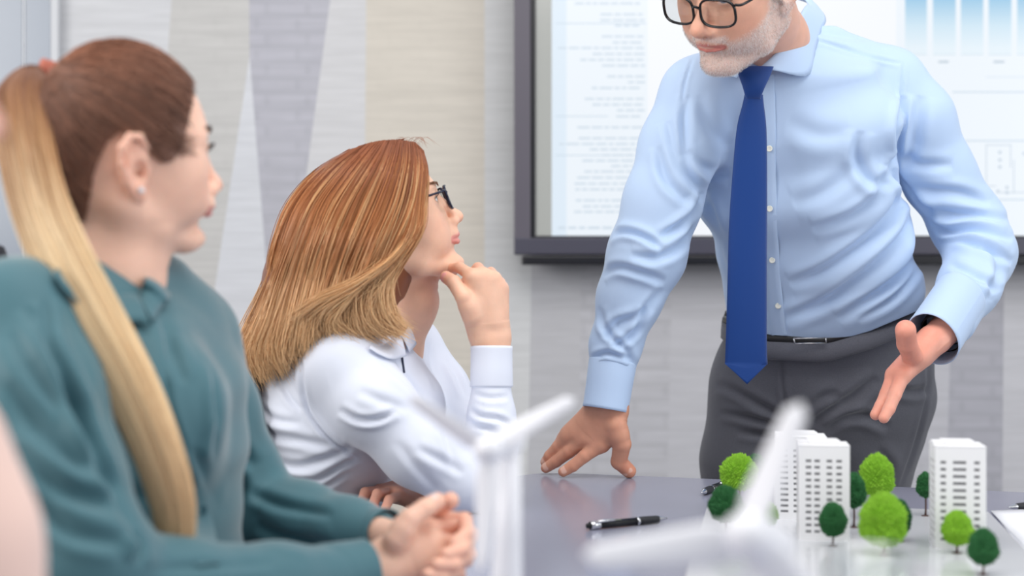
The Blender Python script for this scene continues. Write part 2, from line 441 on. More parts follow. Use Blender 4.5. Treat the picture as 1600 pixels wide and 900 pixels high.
def emis(name, rgb, st=1.0):
    m = bpy.data.materials.new(name); m.use_nodes = True; n = m.node_tree.nodes; b = n['Principled BSDF']
    b.inputs['Base Color'].default_value = (.02, .02, .02, 1); b.inputs['Roughness'].default_value = .3
    b.inputs['Emission Color'].default_value = tuple(lin(rgb))+(1,); b.inputs['Emission Strength'].default_value = st; return m
EM = .97
disp = bar('display', sx(862), sx(1700), sz(369), sz(-120), DS-.0005, DS+.02, emis('lit_display', (236, 243, 250), EM), scr, 0)
def flat(name, rects, m, parent, dy=.001, **k):
    mb = MB()
    for x0, y0, x1, y1 in rects: mb.add([(sx(x0), DS-.0005-dy, sz(y1)), (sx(x1), DS-.0005-dy, sz(y1)), (sx(x1), DS-.0005-dy, sz(y0)), (sx(x0), DS-.0005-dy, sz(y0))], [(0, 1, 2, 3)])
    return mb.out(name, m, parent, smooth=False, **k)
flat('page', [(1012, -120, 1400, 369)], emis('page_white', (244, 247, 252), EM), disp, .0004)
flat('page_margin', [(862, -120, 885, 369)], emis('page_blue', (222, 235, 247), EM), disp, .0006)
rr = random.Random(4); L = []
y = 4
while y < 338:
    wrow = rr.choice([1, 1, 1, 1, .6]); x1 = 1008-rr.random()*4; x0 = x1-(40+95*rr.random())*wrow
    if y > 265: x0 = 893+22*rr.random(); x1 = x0+85+25*rr.random()
    x = x0
    while x < x1-6:
        w = 7+14*rr.random(); L.append((x, y, min(x+w, x1), y+3.2)); x += w+3
    y += rr.choice([8.5, 9, 9, 9.5, 17])
x = 872
while x < 985: w = 8+12*rr.random(); L.append((x, 354, x+w, 358)); x += w+4
flat('text_lines', L, emis('grey_text', (207, 220, 232), EM), disp, .0012, kind='stuff')
m_rule = emis('rule_blue', (200, 216, 230), EM)
for q in ((868, 36, 1010, 37.5), (868, 181, 950, 182.5), (868, 242, 980, 243.5), (1488, 143, 1700, 145), (1498, 219, 1700, 221), (1520, 311, 1700, 313), (1540, 120, 1700, 120.8)): flat('rule', [q], m_rule, disp, .0010)
m = emis('bar_blue', (150, 200, 230), EM); nt = m.node_tree; n = nt.nodes; tc = n.new('ShaderNodeTexCoord'); sp_ = n.new('ShaderNodeSeparateXYZ'); cr = n.new('ShaderNodeValToRGB')
cr.color_ramp.elements[0].color = tuple(lin((228, 240, 248)))+(1,); cr.color_ramp.elements[1].color = tuple(lin((132, 190, 226)))+(1,); cr.color_ramp.elements[0].position = .1
e = cr.color_ramp.elements.new(.45); e.color = tuple(lin((206, 229, 243)))+(1,)
mr = n.new('ShaderNodeMapRange'); mr.inputs[1].default_value = sz(85); mr.inputs[2].default_value = sz(-15)
nt.links.new(tc.outputs['Object'], sp_.inputs[0])
geo = n.new('ShaderNodeNewGeometry'); s3 = n.new('ShaderNodeSeparateXYZ'); nt.links.new(geo.outputs['Position'], s3.inputs[0]); nt.links.new(s3.outputs[2], mr.inputs[0]); nt.links.new(mr.outputs[0], cr.inputs[0]); nt.links.new(cr.outputs[0], n['Principled BSDF'].inputs['Emission Color'])
for x0, x1 in ((1414, 1448), (1457.5, 1493), (1501, 1536), (1544.5, 1580), (1589, 1624), (1633, 1668)):
    c = flat('chart_column', [(x0, -110, x1, 85)], m, disp, .0012)
    flat('column_base_line', [(x0, 85, x1, 86.4)], emis('outline', (212, 226, 237), EM), c, .0014)
m_ax = emis('axis_text', (190, 204, 216), EM)
for q in ((1466, 95, 1482, 98.5), (1552, 95, 1569, 98.5), (1640, 95, 1655, 98.5)): flat('axis_label', [q], m_ax, disp, .0012)
D_ = [(1540, 226, 1541.5, 300), (1540, 226, 1580, 227.5), (1578, 226, 1579.5, 262), (1541, 290, 1556, 291.5), (1583, 250, 1584.5, 302), (1556, 300, 1700, 301.5)]
for x, y in ((1562, 238), (1562, 250), (1562, 261), (1559, 299), (1573, 293), (1573, 301), (1600, 240), (1612, 262)): D_.append((x-2.5, y-2.5, x+2.5, y+2.5))
flat('diagram', D_, emis('diagram_grey', (200, 212, 224), EM), disp, .0014, kind='stuff')

# ------------------------------------------------------------------ table
TZ = .75
M_TABLE = mat('grey_laminate', (146, 148, 166), rough=.17, spec=.6, var=.03, vscale=3)
M_TEDGE = mat('dark_table_edge', (58, 59, 68), rough=.4)
M_CHROME = mat('chrome', (205, 206, 210), rough=.12, metal=1)
tab = thing('conference_table', 'long grey laminate conference table with a rounded far corner', 'table', (.55, 1.4, 0))
out = []
out += [(-.27, .30), (-.30, 1.0), (-.30, 1.45)]
cnr = catmull([(-.22, 1.78), (-.13, 2.12), (-.055, 2.37), (-.015, 2.49), (.03, 2.56), (.10, 2.575), (.30, 2.515)], 34)
out += [tuple(p) for p in cnr]
out += [(.84, 2.335), (1.9, 1.985), (1.75, .30)]
def slab(name, pts, z0, z1, m, parent, inset=0, bev=.003, **k):
    n = len(pts); c = sum(np.array(p) for p in pts)/n; P = [np.array(p)+(c-np.array(p))*inset/np.linalg.norm(c-np.array(p)) for p in pts]
    me = bpy.data.meshes.new(name); off = root_off(parent) if parent else np.zeros(3)
    me.from_pydata([tuple(V3(p[0], p[1], z)-off) for z in (z0, z1) for p in P], [], [tuple(range(n))[::-1], tuple(range(n, 2*n))]+[(i, (i+1) % n, n+(i+1) % n, n+i) for i in range(n)])
    me.materials.append(m); bm_ = me; o = bpy.data.objects.new(name, me); COL.objects.link(o)
    if parent: o.parent = parent
    for a, b in k.items(): o[a] = b
    if bev: q = o.modifiers.new('bevel', 'BEVEL'); q.width = bev; q.segments = 2; q.limit_method = 'ANGLE'
    return o
out = out[::-1]
slab('tabletop', out, TZ-.024, TZ, M_TABLE, tab)
slab('edge_band', out, TZ-.030, TZ-.0245, M_TEDGE, tab, .006, 0)
for x, y in ((.30, .75), (.42, 2.0), (1.35, .75), (1.35, 1.85)):
    mb = MB(); mb.lathe((x, y, 0), [(0, 0), (.16, 0), (.16, .012), (.05, .02), (.035, .03), (.035, TZ-.05), (.09, TZ-.032), (0, TZ-.032)], 28); mb.out('leg', M_CHROME, tab)

# ------------------------------------------------------------------ chairs
M_MESH = mat('black_chair_fabric', (44, 46, 54), rough=.8, bump=.5, bscale=500, sheen=.2); M_PLAST = mat('black_plastic', (26, 27, 31), rough=.4)
def office_chair(cx, cy, yaw, top, label, bw=.23, seat_z=.46):
    t = thing('office_chair', label, 'chair', (cx, cy, 0)); A = rot(yaw); P = lambda x, y, z: V3(cx, cy, 0)+A @ V3(x, y, z)
    G = []
    for z in np.linspace(seat_z+.10, top, 12):
        s = (z-seat_z-.1)/(top-seat_z-.1); w_ = bw*(1-.35*abs(s-.25)**2*0)*(1 if s < .8 else math.sqrt(max(0.02, 1-((s-.8)/.2)**2*.55)))
        G.append([P(-.21-.05*s+.05*(v*v), v*w_, z) for v in np.linspace(-1, 1, 15)])
    mb = MB(); mb.grid(G); mb.out('backrest', M_MESH, t, solid=.035, offset=0)
    f = Field(P(0, 0, seat_z)-.34, P(0, 0, seat_z)+.34, .009); f.loft([(P(-.20, 0, seat_z-.005), .045, .22, V3(0, 0, 1)), (P(.20, 0, seat_z-.005), .04, .22, V3(0, 0, 1))], .0, e=3)
    v, q = f.mesh(1); put('seat', v, q, M_MESH, t)
    mb = MB(); mb.tube([P(-.23, 0, seat_z+.20), P(-.25, 0, seat_z+.02), P(-.18, 0, seat_z-.07), P(0, 0, seat_z-.07)], .022, 10); mb.out('back_bracket', M_PLAST, t)
    mb = MB(); mb.lathe(P(0, 0, .09), [(.04, 0), (.04, .12), (.026, .13), (.026, seat_z-.15)], 16); mb.out('gas_column', M_CHROME, t)
    for k in range(5):
        a = 2*math.pi*k/5+.3; e = P(.28*math.cos(a), .28*math.sin(a), .075)
        mb = MB(); mb.tube([P(0, 0, .11), e], [.024, .015], 8); b_ = mb.out('base_arm', M_PLAST, t)
        mb = MB(); c = e-V3(0, 0, .045); ax2 = A @ V3(-math.sin(a), math.cos(a), 0); mb.tube([c-ax2*.02, c+ax2*.02], .028, 14); mb.out('castor', M_PLAST, b_)
    for s in (-1, 1):
        mb = MB(); mb.tube(catmull([P(-.05, s*.24, seat_z-.04), P(-.05, s*.27, seat_z+.06), P(-.05, s*.27, seat_z+.17)], 8), .014, 8); mb.tube([P(-.14, s*.27, seat_z+.18), P(.10, s*.27, seat_z+.18)], .02, 8, .6); mb.out('armrest', M_PLAST, t)
    return t
office_chair(-.393, 1.56, 6, 1.140, 'black office chair of the person in the teal blouse', bw=.235)
office_chair(-.225, 2.37, 10, .965, 'charcoal office chair of the person in the white shirt', bw=.225)
# ------------------------------------------------------------------ people: shared anatomy
class Pose:                        # head frame: x forward, y left, z up; eye level at z = 0.01
    def __init__(s, anchor_local, world_pt, yaw, pitch, roll, scale=1.0):
        s.M = rot(yaw, pitch, roll); s.s = scale
        s.c = np.asarray(world_pt)-s.s*(s.M @ np.asarray(anchor_local, float))
    def w(s, p): return np.asarray(p, float) @ s.M.T * s.s + s.c
    def l(s, p): return (np.asarray(p, float)-s.c) @ s.M / s.s

CRC, CRR = V3(-.012, 0, .028), V3(.097, .075, .090)
def head(pose, neck, h=0.0016, female=True, skin=(226, 180, 158), lip=(190, 105, 98), beard=False, nose=1.0, jaww=1.0, chin=0.0, short=0.0, cran=None):
    """neck: list of (world point, radius)."""
    npts = [(pose.l(p), r/pose.s) for p, r in neck]
    zl = min([p[2]-r for p, r in npts]+[-.12]); xl = min([p[0]-r for p, r in npts]+[-.12])-.01
    xh = max([p[0]+r for p, r in npts]+[.125]); yl = max([abs(p[1])+r for p, r in npts]+[.098])
    f = Field((xl, -yl-.004, zl-.004), (xh+.004, yl+.004, .126), h)
    f.ell(*(cran or (CRC, CRR)), 0.0)
    f.ell((.022, 0, .0), (.064, .060, .078), .03)
    f.ell((.044, 0, -.045), (.046, .040, .045), .025)
    for s in (-1, 1):
        f.ell((.050, s*.042, -.014), (.023, .022, .022), .022)
        f.ell((.040, s*.036, -.046), (.034, .026, .034), .022)
        f.chain([(-.014, s*.053*jaww, -.052), (.020, s*.044*jaww, -.078), (.060+chin*.6, s*.018, -.096)], [.017, .015, .015], .024)
        f.cap((.081, s*.010, .025), (.064, s*.047, .024), .0085 if not female else .0065, .006, .014)
    f.ell((.070+chin, 0, -.094), (.021, .021, .0165), .018)
    f.ell((.016, 0, -.064), (.048, .038, .023), .018)
    # neck
    f.chain([(-.037 if female else -.030, 0, -.030)]+[p for p, r in npts], [.046 if female else .060]+[r for p, r in npts], .028)
    for s in (-1, 1):              # neck muscles
        q = npts[1][0]
        if female: f.cap((-.020, s*.052, -.045), (q[0]+.024, s*.018, q[2]), .011, .009, .02)
    # sockets
    for s in (-1, 1):
        f.ell((.099, s*.032, .006), (.019, .019, .0155), .014, sub=True)
        f.ell((.0705, s*.031, .010), (.0142, .0150, .0140), .004)
        f.ell((.0835, s*.0315, .0085), (.010, .0125, .0042 if female else .003), .002, sub=True)
    # nose
    g = nose
    f.chain([(.080, 0, .020), (.090, 0, .000), (.101*(1+.02*(g-1)), 0, -.022)], [.0060, .0072, .0085*g], .012)
    f.ell((.1045, 0, -.0285), (.0108*g, .0105*g, .0098*g), .007)
    for s in (-1, 1):
        f.ell((.0945, s*.0118*g, -.0335), (.0105, .0068*g, .0072), .006)
        f.ell((.0985, s*.0062, -.0425), (.0065, .0030, .0055), .002, sub=True)
    f.ell((.087, 0, -.050), (.012, .020, .012), .012)
    # mouth
    cz = -.0580 if female else -.0625
    ul = [(.0825, -.0235, cz), (.0905, -.013, -.0550), (.0955, -.004, -.0530), (.0947, 0, -.0540), (.0955, .004, -.0530), (.0905, .013, -.0550), (.0825, .0235, cz)]
    ll = [(.0825, -.0225, cz-.0015), (.0895, -.012, -.0640), (.0925, 0, -.0655), (.0895, .012, -.0640), (.0825, .0225, cz-.0015)]
    lk = .86 if female else .62
    f.chain(ul, [q*lk for q in (.0022, .0038, .0042, .0040, .0042, .0038, .0022)], .004)
    f.chain(ll, [q*lk for q in (.0022, .0046, .0053, .0046, .0022)], .004)
    f.chain([(.0840, -.025, cz-.0008), (.0955, -.012, -.0590), (.1005, 0, -.0594), (.0955, .012, -.0590), (.0840, .025, cz-.0008)], [.0012]*5, .0025, sub=True)
    f.cap((.099, -.008, -.079), (.099, .008, -.079), .008, .008, .012, sub=True)
    # ears
    for s in (-1, 1):
        E = rot(-12*s, 8, 0)
        ec = V3(-.014, s*.079, -.008)
        T = lambda x, y, z: ec+np.array([[math.cos(.35*s), -math.sin(.35*s)*1, 0], [math.sin(.35*s), math.cos(.35*s), 0], [0, 0, 1]]) @ V3(x, y, z)
        T = lambda x, y, z: ec+V3(x-.18*z*0-.10*z, s*(y-.32*x+.10*z), z)
        f.ell(T(0, -.004, 0), (.016, .0055, .027), .006)
        rim = [T(.012, -.004, .006), T(.015, -.001, .020), T(.007, .002, .031), T(-.006, .004, .031), T(-.016, .004, .020), T(-.0175, .003, .004), T(-.011, .001, -.014), T(-.002, -.002, -.026)]
        f.chain(rim, [.0030, .0034, .0036, .0038, .0038, .0034, .0034, .0045], .003)
        f.ell(T(.004, -.003, -.027), (.0085, .0048, .0095), .005)
        f.ell(T(.003, .005, .014), (.0075, .0045, .010), .003, sub=True)
        f.ell(T(.005, .003, -.004), (.0085, .0085, .0105), .004, sub=True)
        f.cap(T(-.009, .001, .016), T(-.008, .001, -.010), .0030, .0030, .003)
        f.ell(T(.014, -.003, -.004), (.0032, .004, .0065), .003)
    V, Q = f.mesh(1)
    base = lin(skin); C = np.tile(base, (len(V), 1))
    x, y, z = V.T
    def seg(P, r):
        d = np.full(len(V), 9.)
        for a, b in zip(P[:-1], P[1:]):
            a = np.array(a); b = np.array(b); t = np.clip((V-a)@(b-a)/((b-a)@(b-a)), 0, 1)
            d = np.minimum(d, np.linalg.norm(V-a-t[:, None]*(b-a), axis=1))
        return d
    def blend(w, c): C[:] = C*(1-w[:, None])+w[:, None]*np.asarray(c)
    ear = (np.abs(y) > .074) & (z > -.05) & (z < .05)
    red = np.exp(-((x-.06)**2+(np.abs(y)-.042)**2+(z+.03)**2)/.022**2)*.5+np.exp(-((x-.108)**2+y**2+(z+.03)**2)/.016**2)*.45+ear*.35
    blend(np.clip(red, 0, .8), base*np.array([1.0, .80, .76]))
    dl = np.minimum(seg(ul, 0), seg(ll, 0))
    blend(sstep(.0066*(1 if female else .8), .0045*(1 if female else .8), dl)*((z > -.073) & (z < -.047)), lin(lip))
    if beard:
        bl = beard_mask(x, y, z)*sstep(.005, .009, dl)
        blend(bl*.62, lin((222, 206, 200)))
    for s in (-1, 1):              # eye liner along the lids
        e = ((x-.0835)/.012)**2+((y-s*.0315)/.0150)**2+((z-.0085)/.0062)**2
        blend(sstep(1.4, .9, e)*(x > .074)*(.55 if female else .15), lin((110, 78, 70)))
    if short: V = V.copy(); V[:, 0] += .0050*np.exp(-((V[:, 2]+.056)/.016)**2)*sstep(.055, .088, V[:, 0]); V[:, 2] += short*np.clip(-.034-V[:, 2], 0, .080)
    return pose.w(V), Q, C

def beard_mask(x, y, z):
    low = sstep(-.030, -.050, z+(x-.055)*.55)          # cheek line rises towards the ear
    back = sstep(-.022, -.008, x)
    mou = sstep(-.040, -.046, z)*sstep(.037, .025, np.abs(y))*(x > .05)
    side = sstep(.020, .005, z)*sstep(.030, .012, np.abs(x-.004))*(np.abs(y) > .05)
    under = sstep(-.135, -.112, z)
    return np.clip(np.maximum(np.maximum(low*back, mou), side)*under, 0, 1)

FING = [((.088, .027, .000), (.042, .026, .019), .0090), ((.091, .007, .003), (.046, .029, .020), .0092),
        ((.086, -.012, .001), (.043, .027, .020), .0088), ((.077, -.029, -.004), (.034, .021, .018), .0078)]
def hand(wrist, fwd, back, side, s=1.0, curls=((0, 10, 15, 10),)*4, thumb=((.55, .70, -.35), (.75, .55, -.25), (.85, .45, -.2)), arm=None,
         skin=(226, 180, 158), nail=(232, 190, 178), h=.0014, palmred=.25, fat=1.0, fw=None, tw=None, tr=None):
    X = unit(fwd); Z = np.asarray(back, float); Z = unit(Z-X*(Z@X)); Y = np.cross(Z, X)
    M = np.stack([X, Y, Z], 1); my = 1 if side == 'R' else -1
    wrist = np.asarray(wrist, float)
    w = lambda p: (np.asarray(p)*np.array([1, my, 1]))@M.T*s+wrist
    l = lambda p: ((np.asarray(p, float)-wrist)@M/s)*np.array([1, my, 1])
    joints = []; nails = []; mcps = [f_[0] for f_ in FING]
    if fw is not None: mcps = [tuple(l(q[0])) for q in fw]
    for fi, ((m, L, r), (sp, c1, c2, c3)) in enumerate(zip(FING, curls)):
        if fw is not None:
            pts = [l(q) for q in fw[fi]]; rs = [r*1.10*fat, r*.98*fat, r*.90*fat, r*.80*fat]
            d = unit(pts[3]-pts[2]); lat = V3(0, 1, 0)-d*d[1]; dors = unit(np.cross(d, lat)); dors = dors if dors[2] > 0 or abs(dors[2]) < .2 and dors[0] > 0 else -dors
            nails.append((pts[3]-d*.0035+dors*rs[-1]*.70, d, dors, rs[-1])); joints.append((pts, rs)); continue
        p = np.array(m); a = 0; pts = [p]; rs = [r*1.12*fat]
        sp = math.radians(sp)
        for k, (c, ln) in enumerate(zip((c1, c2, c3), L)):
            a += math.radians(c)
            d = V3(math.cos(a)*math.cos(sp), math.cos(a)*math.sin(sp), -math.sin(a))
            p = p+d*ln; pts.append(p); rs.append(fat*r*(.98, .88, .76)[k])
        dors = V3(math.sin(a)*math.cos(sp), math.sin(a)*math.sin(sp), math.cos(a))
        nails.append((p-d*.0035+dors*rs[-1]*.70, d, dors, rs[-1])); joints.append((pts, rs))
    p = V3(.020, .020, -.008); pts = [p]; rs = [.0155*fat]
    for k, (d, ln) in enumerate(zip(thumb, (.042, .034, .024))):
        d = unit(d); p = p+d*ln; pts.append(p); rs.append(fat*(.0115, .0105, .0088)[k])
    if tw is not None:
        pts = [l(q) for q in tw]; rs = [.0150*fat, .0125*fat, .0112*fat, .0098*fat] if tr is None else tr; p = pts[3]; thumb = (pts[1]-pts[0], pts[2]-pts[1], pts[3]-pts[2])
    side_v = unit(np.cross(unit(thumb[2]), unit(V3(0, .5, .6)))); dors = unit(np.cross(side_v, unit(thumb[2])))
    if tr is None: nails.append((p-unit(thumb[2])*.004+dors*rs[-1]*.72, unit(thumb[2]), dors, rs[-1]))
    joints.append((pts, rs))
    al = l(arm[0]) if arm is not None else V3(-.08, 0, 0); ar = (arm[1]/s if arm is not None else .028)
    allp = np.array([q for pts, _ in joints for q in pts]+[al, (0, 0, 0), (.05, -.04, 0)])
    f = Field(allp.min(0)-.035, allp.max(0)+.035, h/s)
    f.cap((0, 0, 0), (-.012, 0, 0), .0275*fat, .0265*fat, .0, flat=(0, 0, 1), ratio=.68)
    f.cap((-.012, 0, 0), al, .0265*fat, ar, .01, flat=(0, 0, 1), ratio=.75)
    for m, rr in zip(mcps, (.0125, .0125, .012, .0112)):
        b = V3(.012, m[1]*.62, -.002)
        f.cap(b, np.array(m)-V3(.004, 0, .001), .0145*fat, rr*fat, .016, flat=(0, 0, 1), ratio=.95)
    if fw is None: f.ell((.052, 0, -.006), (.040, .034*fat, .0115), .014)
    else:
        cm = sum(np.array(q) for q in mcps)/4
        for q0, q1 in zip(mcps[:-1], mcps[1:]):
            q0, q1 = np.array(q0), np.array(q1); f.cap((q0+q1)/2*.93, (q0+q1)/2*.35, .0115*fat, .015*fat, .012)
    f.cap((.018, .016, -.010), (.050, .028, -.010) if tw is None else (joints[4][0][0]+joints[4][0][1])/2, .016*fat, .014*fat, .016)
    if fw is None: f.cap((.015, -.018, -.009), (.060, -.028, -.008), .014*fat, .010*fat, .016)
    for i, (pts, rs) in enumerate(joints):
        for j in range(3):
            f.cap(pts[j], pts[j+1], rs[j], rs[j+1], .006 if j == 0 else .0025)
    for i, (c, d, n, r) in enumerate(nails):
        sv = np.cross(n, d); f.ell(c, (.0062, r*.74, .0022), .0007, M=np.stack([d, sv, n], 1))
    V, Q = f.mesh(1)
    C = np.tile(lin(skin), (len(V), 1))
    pal = sstep(.004, -.010, V[:, 2])*sstep(-.01, .02, V[:, 0])
    kn = np.zeros(len(V))
    for pts, rs in joints:
        for q in pts[:-1]: kn = np.maximum(kn, .35*np.exp(-((V-q)**2).sum(1)/.013**2))
        kn = np.maximum(kn, .6*np.exp(-((V-pts[-1])**2).sum(1)/.014**2))
    wgt = np.clip(np.maximum(pal*palmred*2, kn*palmred*3), 0, 1)[:, None]
    C = C*(1-wgt)+wgt*C*np.array([1.0, .78, .74])
    for c, d, n, r in nails:
        sv = np.cross(n, d); q = V-c
        e = (q@d/.0068)**2+(q@sv/(r*.80))**2+(q@n/.0034)**2
        m = (sstep(1.15, .85, e)*((q@n) > -.0012))[:, None]
        C = C*(1-m)+m*lin(nail)
    if side != 'R': Q = Q[:, ::-1]
    return w(V), Q, C

def merge(parts):
    Vs, Qs, Cs, b = [], [], [], 0
    for V, Q, C in parts:
        Vs.append(V); Qs.append(Q+b); Cs.append(C); b += len(V)
    return np.vstack(Vs), np.vstack(Qs), np.vstack(Cs)

def to_px(V):
    return np.stack([800+V[:, 0]/V[:, 1]*F, 450-(V[:, 2]-CZ)/V[:, 1]*F], 1)
def fold(V, N, L, h0=1.0, back=.15, ws=1.0):
    """Cloth creases: L = [(points in reference pixels, half width px, depth in mm)], real displacement of the surface that faces the room's front."""
    P = to_px(V); face = sstep(back, back+.35, -N[:, 1])
    D = np.zeros(len(V))
    for pts, wd, hh in L:
        wd = wd*ws
        pts = catmull(np.array(pts, float), max(6, 5*len(pts))); n = len(pts)
        lo, hi = pts.min(0)-4*wd, pts.max(0)+4*wd
        m = np.nonzero((P > lo).all(1) & (P < hi).all(1) & (face > 0))[0]
        if not len(m): continue
        q = P[m]; best = np.full(len(m), 1e9); sg = np.zeros(len(m)); tt = np.zeros(len(m))
        for i in range(n-1):
            a, b = pts[i], pts[i+1]; ab = b-a; t = np.clip(((q-a)@ab)/(ab@ab), 0, 1)
            r = q-a-t[:, None]*ab; d = np.hypot(r[:, 0], r[:, 1]); c = ab[0]*r[:, 1]-ab[1]*r[:, 0]
            u = d < best; best[u] = d[u]; sg[u] = np.sign(c[u]); tt[u] = (i+t[u])/(n-1)
        d = best*sg/wd; tp = np.sqrt(np.clip(np.sin(math.pi*np.clip(tt, .0, 1.0)), 0, 1)); tp = np.where(best > 0, tp, tp)
        pr = -np.exp(-d*d)+.75*np.exp(-((d-1.9)/1.15)**2)+.55*np.exp(-((d+1.9)/1.3)**2)
        D[m] += hh*.001*pr*tp
    return V+N*(D*face*h0)[:, None]
def cloth_noise(V, N, amp, sc, seed=0, ax=(1, 1, 1)):
    r = np.random.default_rng(seed); d = np.zeros(len(V)); X = V*np.array(ax)
    for k in range(9):
        k3 = r.normal(size=3); k3 /= np.linalg.norm(k3); fr = sc*(.5+1.6*r.random())
        ph = X@k3*fr+r.random()*6.28; ph += 1.3*np.sin(X@r.normal(size=3)*sc*.4+r.random()*6)
        d += np.sin(ph)/(1+.6*k)
    return V+N*(d*amp/2.2)[:, None]

def eye(pose, parent, iris=(70, 90, 110)):
    for s in (-1, 1):
        mb = MB(); c = V3(.0705, s*.031, .010)
        mb.ball(pose.w(c), .0124*pose.s, 24, 16)
        o = mb.out('eye', M_EYE, parent)
        P = np.array(mb.v); loc = pose.l(P)-c
        a = np.arccos(np.clip(loc[:, 0]/.0124, -1, 1))
        col = np.tile(lin((238, 234, 230)), (len(P), 1)); col[a < .50] = lin(iris); col[a < .22] = lin((10, 10, 12))
        at = o.data.color_attributes.new('tint', 'FLOAT_COLOR', 'POINT'); cc = np.ones((len(P), 4), np.float32); cc[:, :3] = col; at.data.foreach_set('color', cc.ravel())
def brows(pose, parent, col, n=260, thick=.0045):
    for s in (-1, 1):
        S = []; Cc = []
        for i in range(n):
            t = rng.random(); b = V3(.0925-.0275*t**1.6, s*(.012+.038*t), .028+.0055*math.sin(t*2.6)+(rng.random()-.5)*thick*(1-.5*t))
            d = unit(V3(-.5*t, s*1, .35-.6*t)); L = .006+.004*rng.random()
            S.append([b+d*L*u+V3(.0012, 0, 0)*math.sin(u*3) for u in np.linspace(0, 1, 4)]); Cc.append(np.tile(lin(col)*(.7+.6*rng.random()), (4, 1)))
        strands('eyebrow', pose.w(np.array(S)), .00028, M_HAIR, parent, np.array(Cc))
def lashes(pose, parent):
    for s in (-1, 1):
        S = []
        for i in range(44):
            t = i/43; y = .0315+(t-.5)*.025
            b = V3(.0845-.9*(t-.45)**2*.03, s*y, .0125-.9*(t-.5)**2*.02)
            S.append([b+V3(.0062*u, s*(t-.4)*.006*u, .0045*u*u+.0005) for u in np.linspace(0, 1, 5)])
        strands('eyelashes', pose.w(np.array(S)), .0003, M_HAIR, parent, np.tile(lin((25, 20, 20)), (len(S), 5, 1)))

def glasses(pose, parent, col_mat, hw=.0265, hh=.0205, cy=.0335, cx=.0985, cz=.003, thick=.0016, lens_mat=None, ear=(-.020, .078, .018), wrap=.20, label=None, flat=1.5):
    g = link('glasses', None, parent) if False else None
    mb = MB()
    rings = []
    for s in (-1, 1):
        pts = []
        for q in np.linspace(0, 2*math.pi, 41)[:-1]:
            e = 3.2; cq, sq = math.cos(q), math.sin(q)
            r = (abs(cq)**e+abs(sq)**e)**(-1/e)
            yy = hw*r*cq; zz = hh*r*sq*(1.0 if sq > 0 else .95)
            pts.append(V3(cx-wrap*max(0, yy)*1.0, s*(cy+yy), cz+zz))
        pts = pts+[pts[0], pts[1]]
        mb.tube([pose.w(p) for p in pts], thick*pose.s, 8, flat, up=pose.M @ V3(1, 0, 0), caps=False); rings.append(pts)
        j = V3(cx-wrap*hw, s*(cy+hw), cz+hh*.65)
        arm = [j, V3(cx-.016, s*(cy+hw+.010), cz+hh*.6), V3(.03, s*.074, cz+.014), V3(ear[0]+.01, s*ear[1], ear[2]+.006), V3(ear[0]-.012, s*ear[1], ear[2]-.004), V3(ear[0]-.022, s*(ear[1]-.002), ear[2]-.030)]
        mb.tube([pose.w(p) for p in catmull(arm, 24)], thick*1.1*pose.s, 8, 1.0, caps=True)
    mb.tube([pose.w(p) for p in catmull([V3(cx, cy-hw, cz+.006), V3(cx+.004, 0, cz+.010), V3(cx, -cy+hw, cz+.006)], 10)], thick*1.1*pose.s, 8)
    o = mb.out('glasses', col_mat, parent)
    for pts in rings:
        m2 = MB(); P = [pose.w(p) for p in pts[:-2]]; c = sum(P)/len(P)
        off = pose.M @ V3(.0006, 0, 0)*.8; n = len(P)
        m2.add([p+off for p in P]+[c+off]+[p-off for p in P]+[c-off], T=[(n, i, (i+1) % n) for i in range(n)]+[(2*n+1, n+1+(i+1) % n, n+1+i) for i in range(n)])
        m2.out('lens', lens_mat or M_LENS, o)
    return o

def hair_base(V, Q, C, pose, poly, off, col):
    """The faces of the scalp inside the side-view outline 'poly', lifted by off."""
    L = pose.l(V); x, z = L[:, 0], L[:, 2]
    ins = inside(poly, x, z) & (np.abs(L[:, 1]) < .0765)
    ok = ins[Q].all(1); q = Q[ok]; u, inv = np.unique(q, return_inverse=True)
    N = vnormals(V, Q)[u]
    return V[u]+N*off, inv.reshape(q.shape), np.tile(lin(col), (len(u), 1))
def inside(poly, x, z):
    r = np.zeros(x.shape, bool); n = len(poly)
    for i in range(n):
        (x1, z1), (x2, z2) = poly[i], poly[(i+1) % n]
        c = (z1 > z) != (z2 > z)
        with np.errstate(divide='ignore', invalid='ignore'):
            r ^= c & (x < (x2-x1)*(z-z1)/((z2-z1) or 1e-9)+x1)
    return r
def scalp_dirs(n, poly, seed=1):
    r = np.random.default_rng(seed); out = []
    while sum(map(len, out)) < n:
        d = r.normal(size=(n*3, 3)); d /= np.linalg.norm(d, axis=1, keepdims=True)
        P = CRC+d*CRR
        out.append(d[inside(poly, P[:, 0], P[:, 2])])
    return np.vstack(out)[:n]

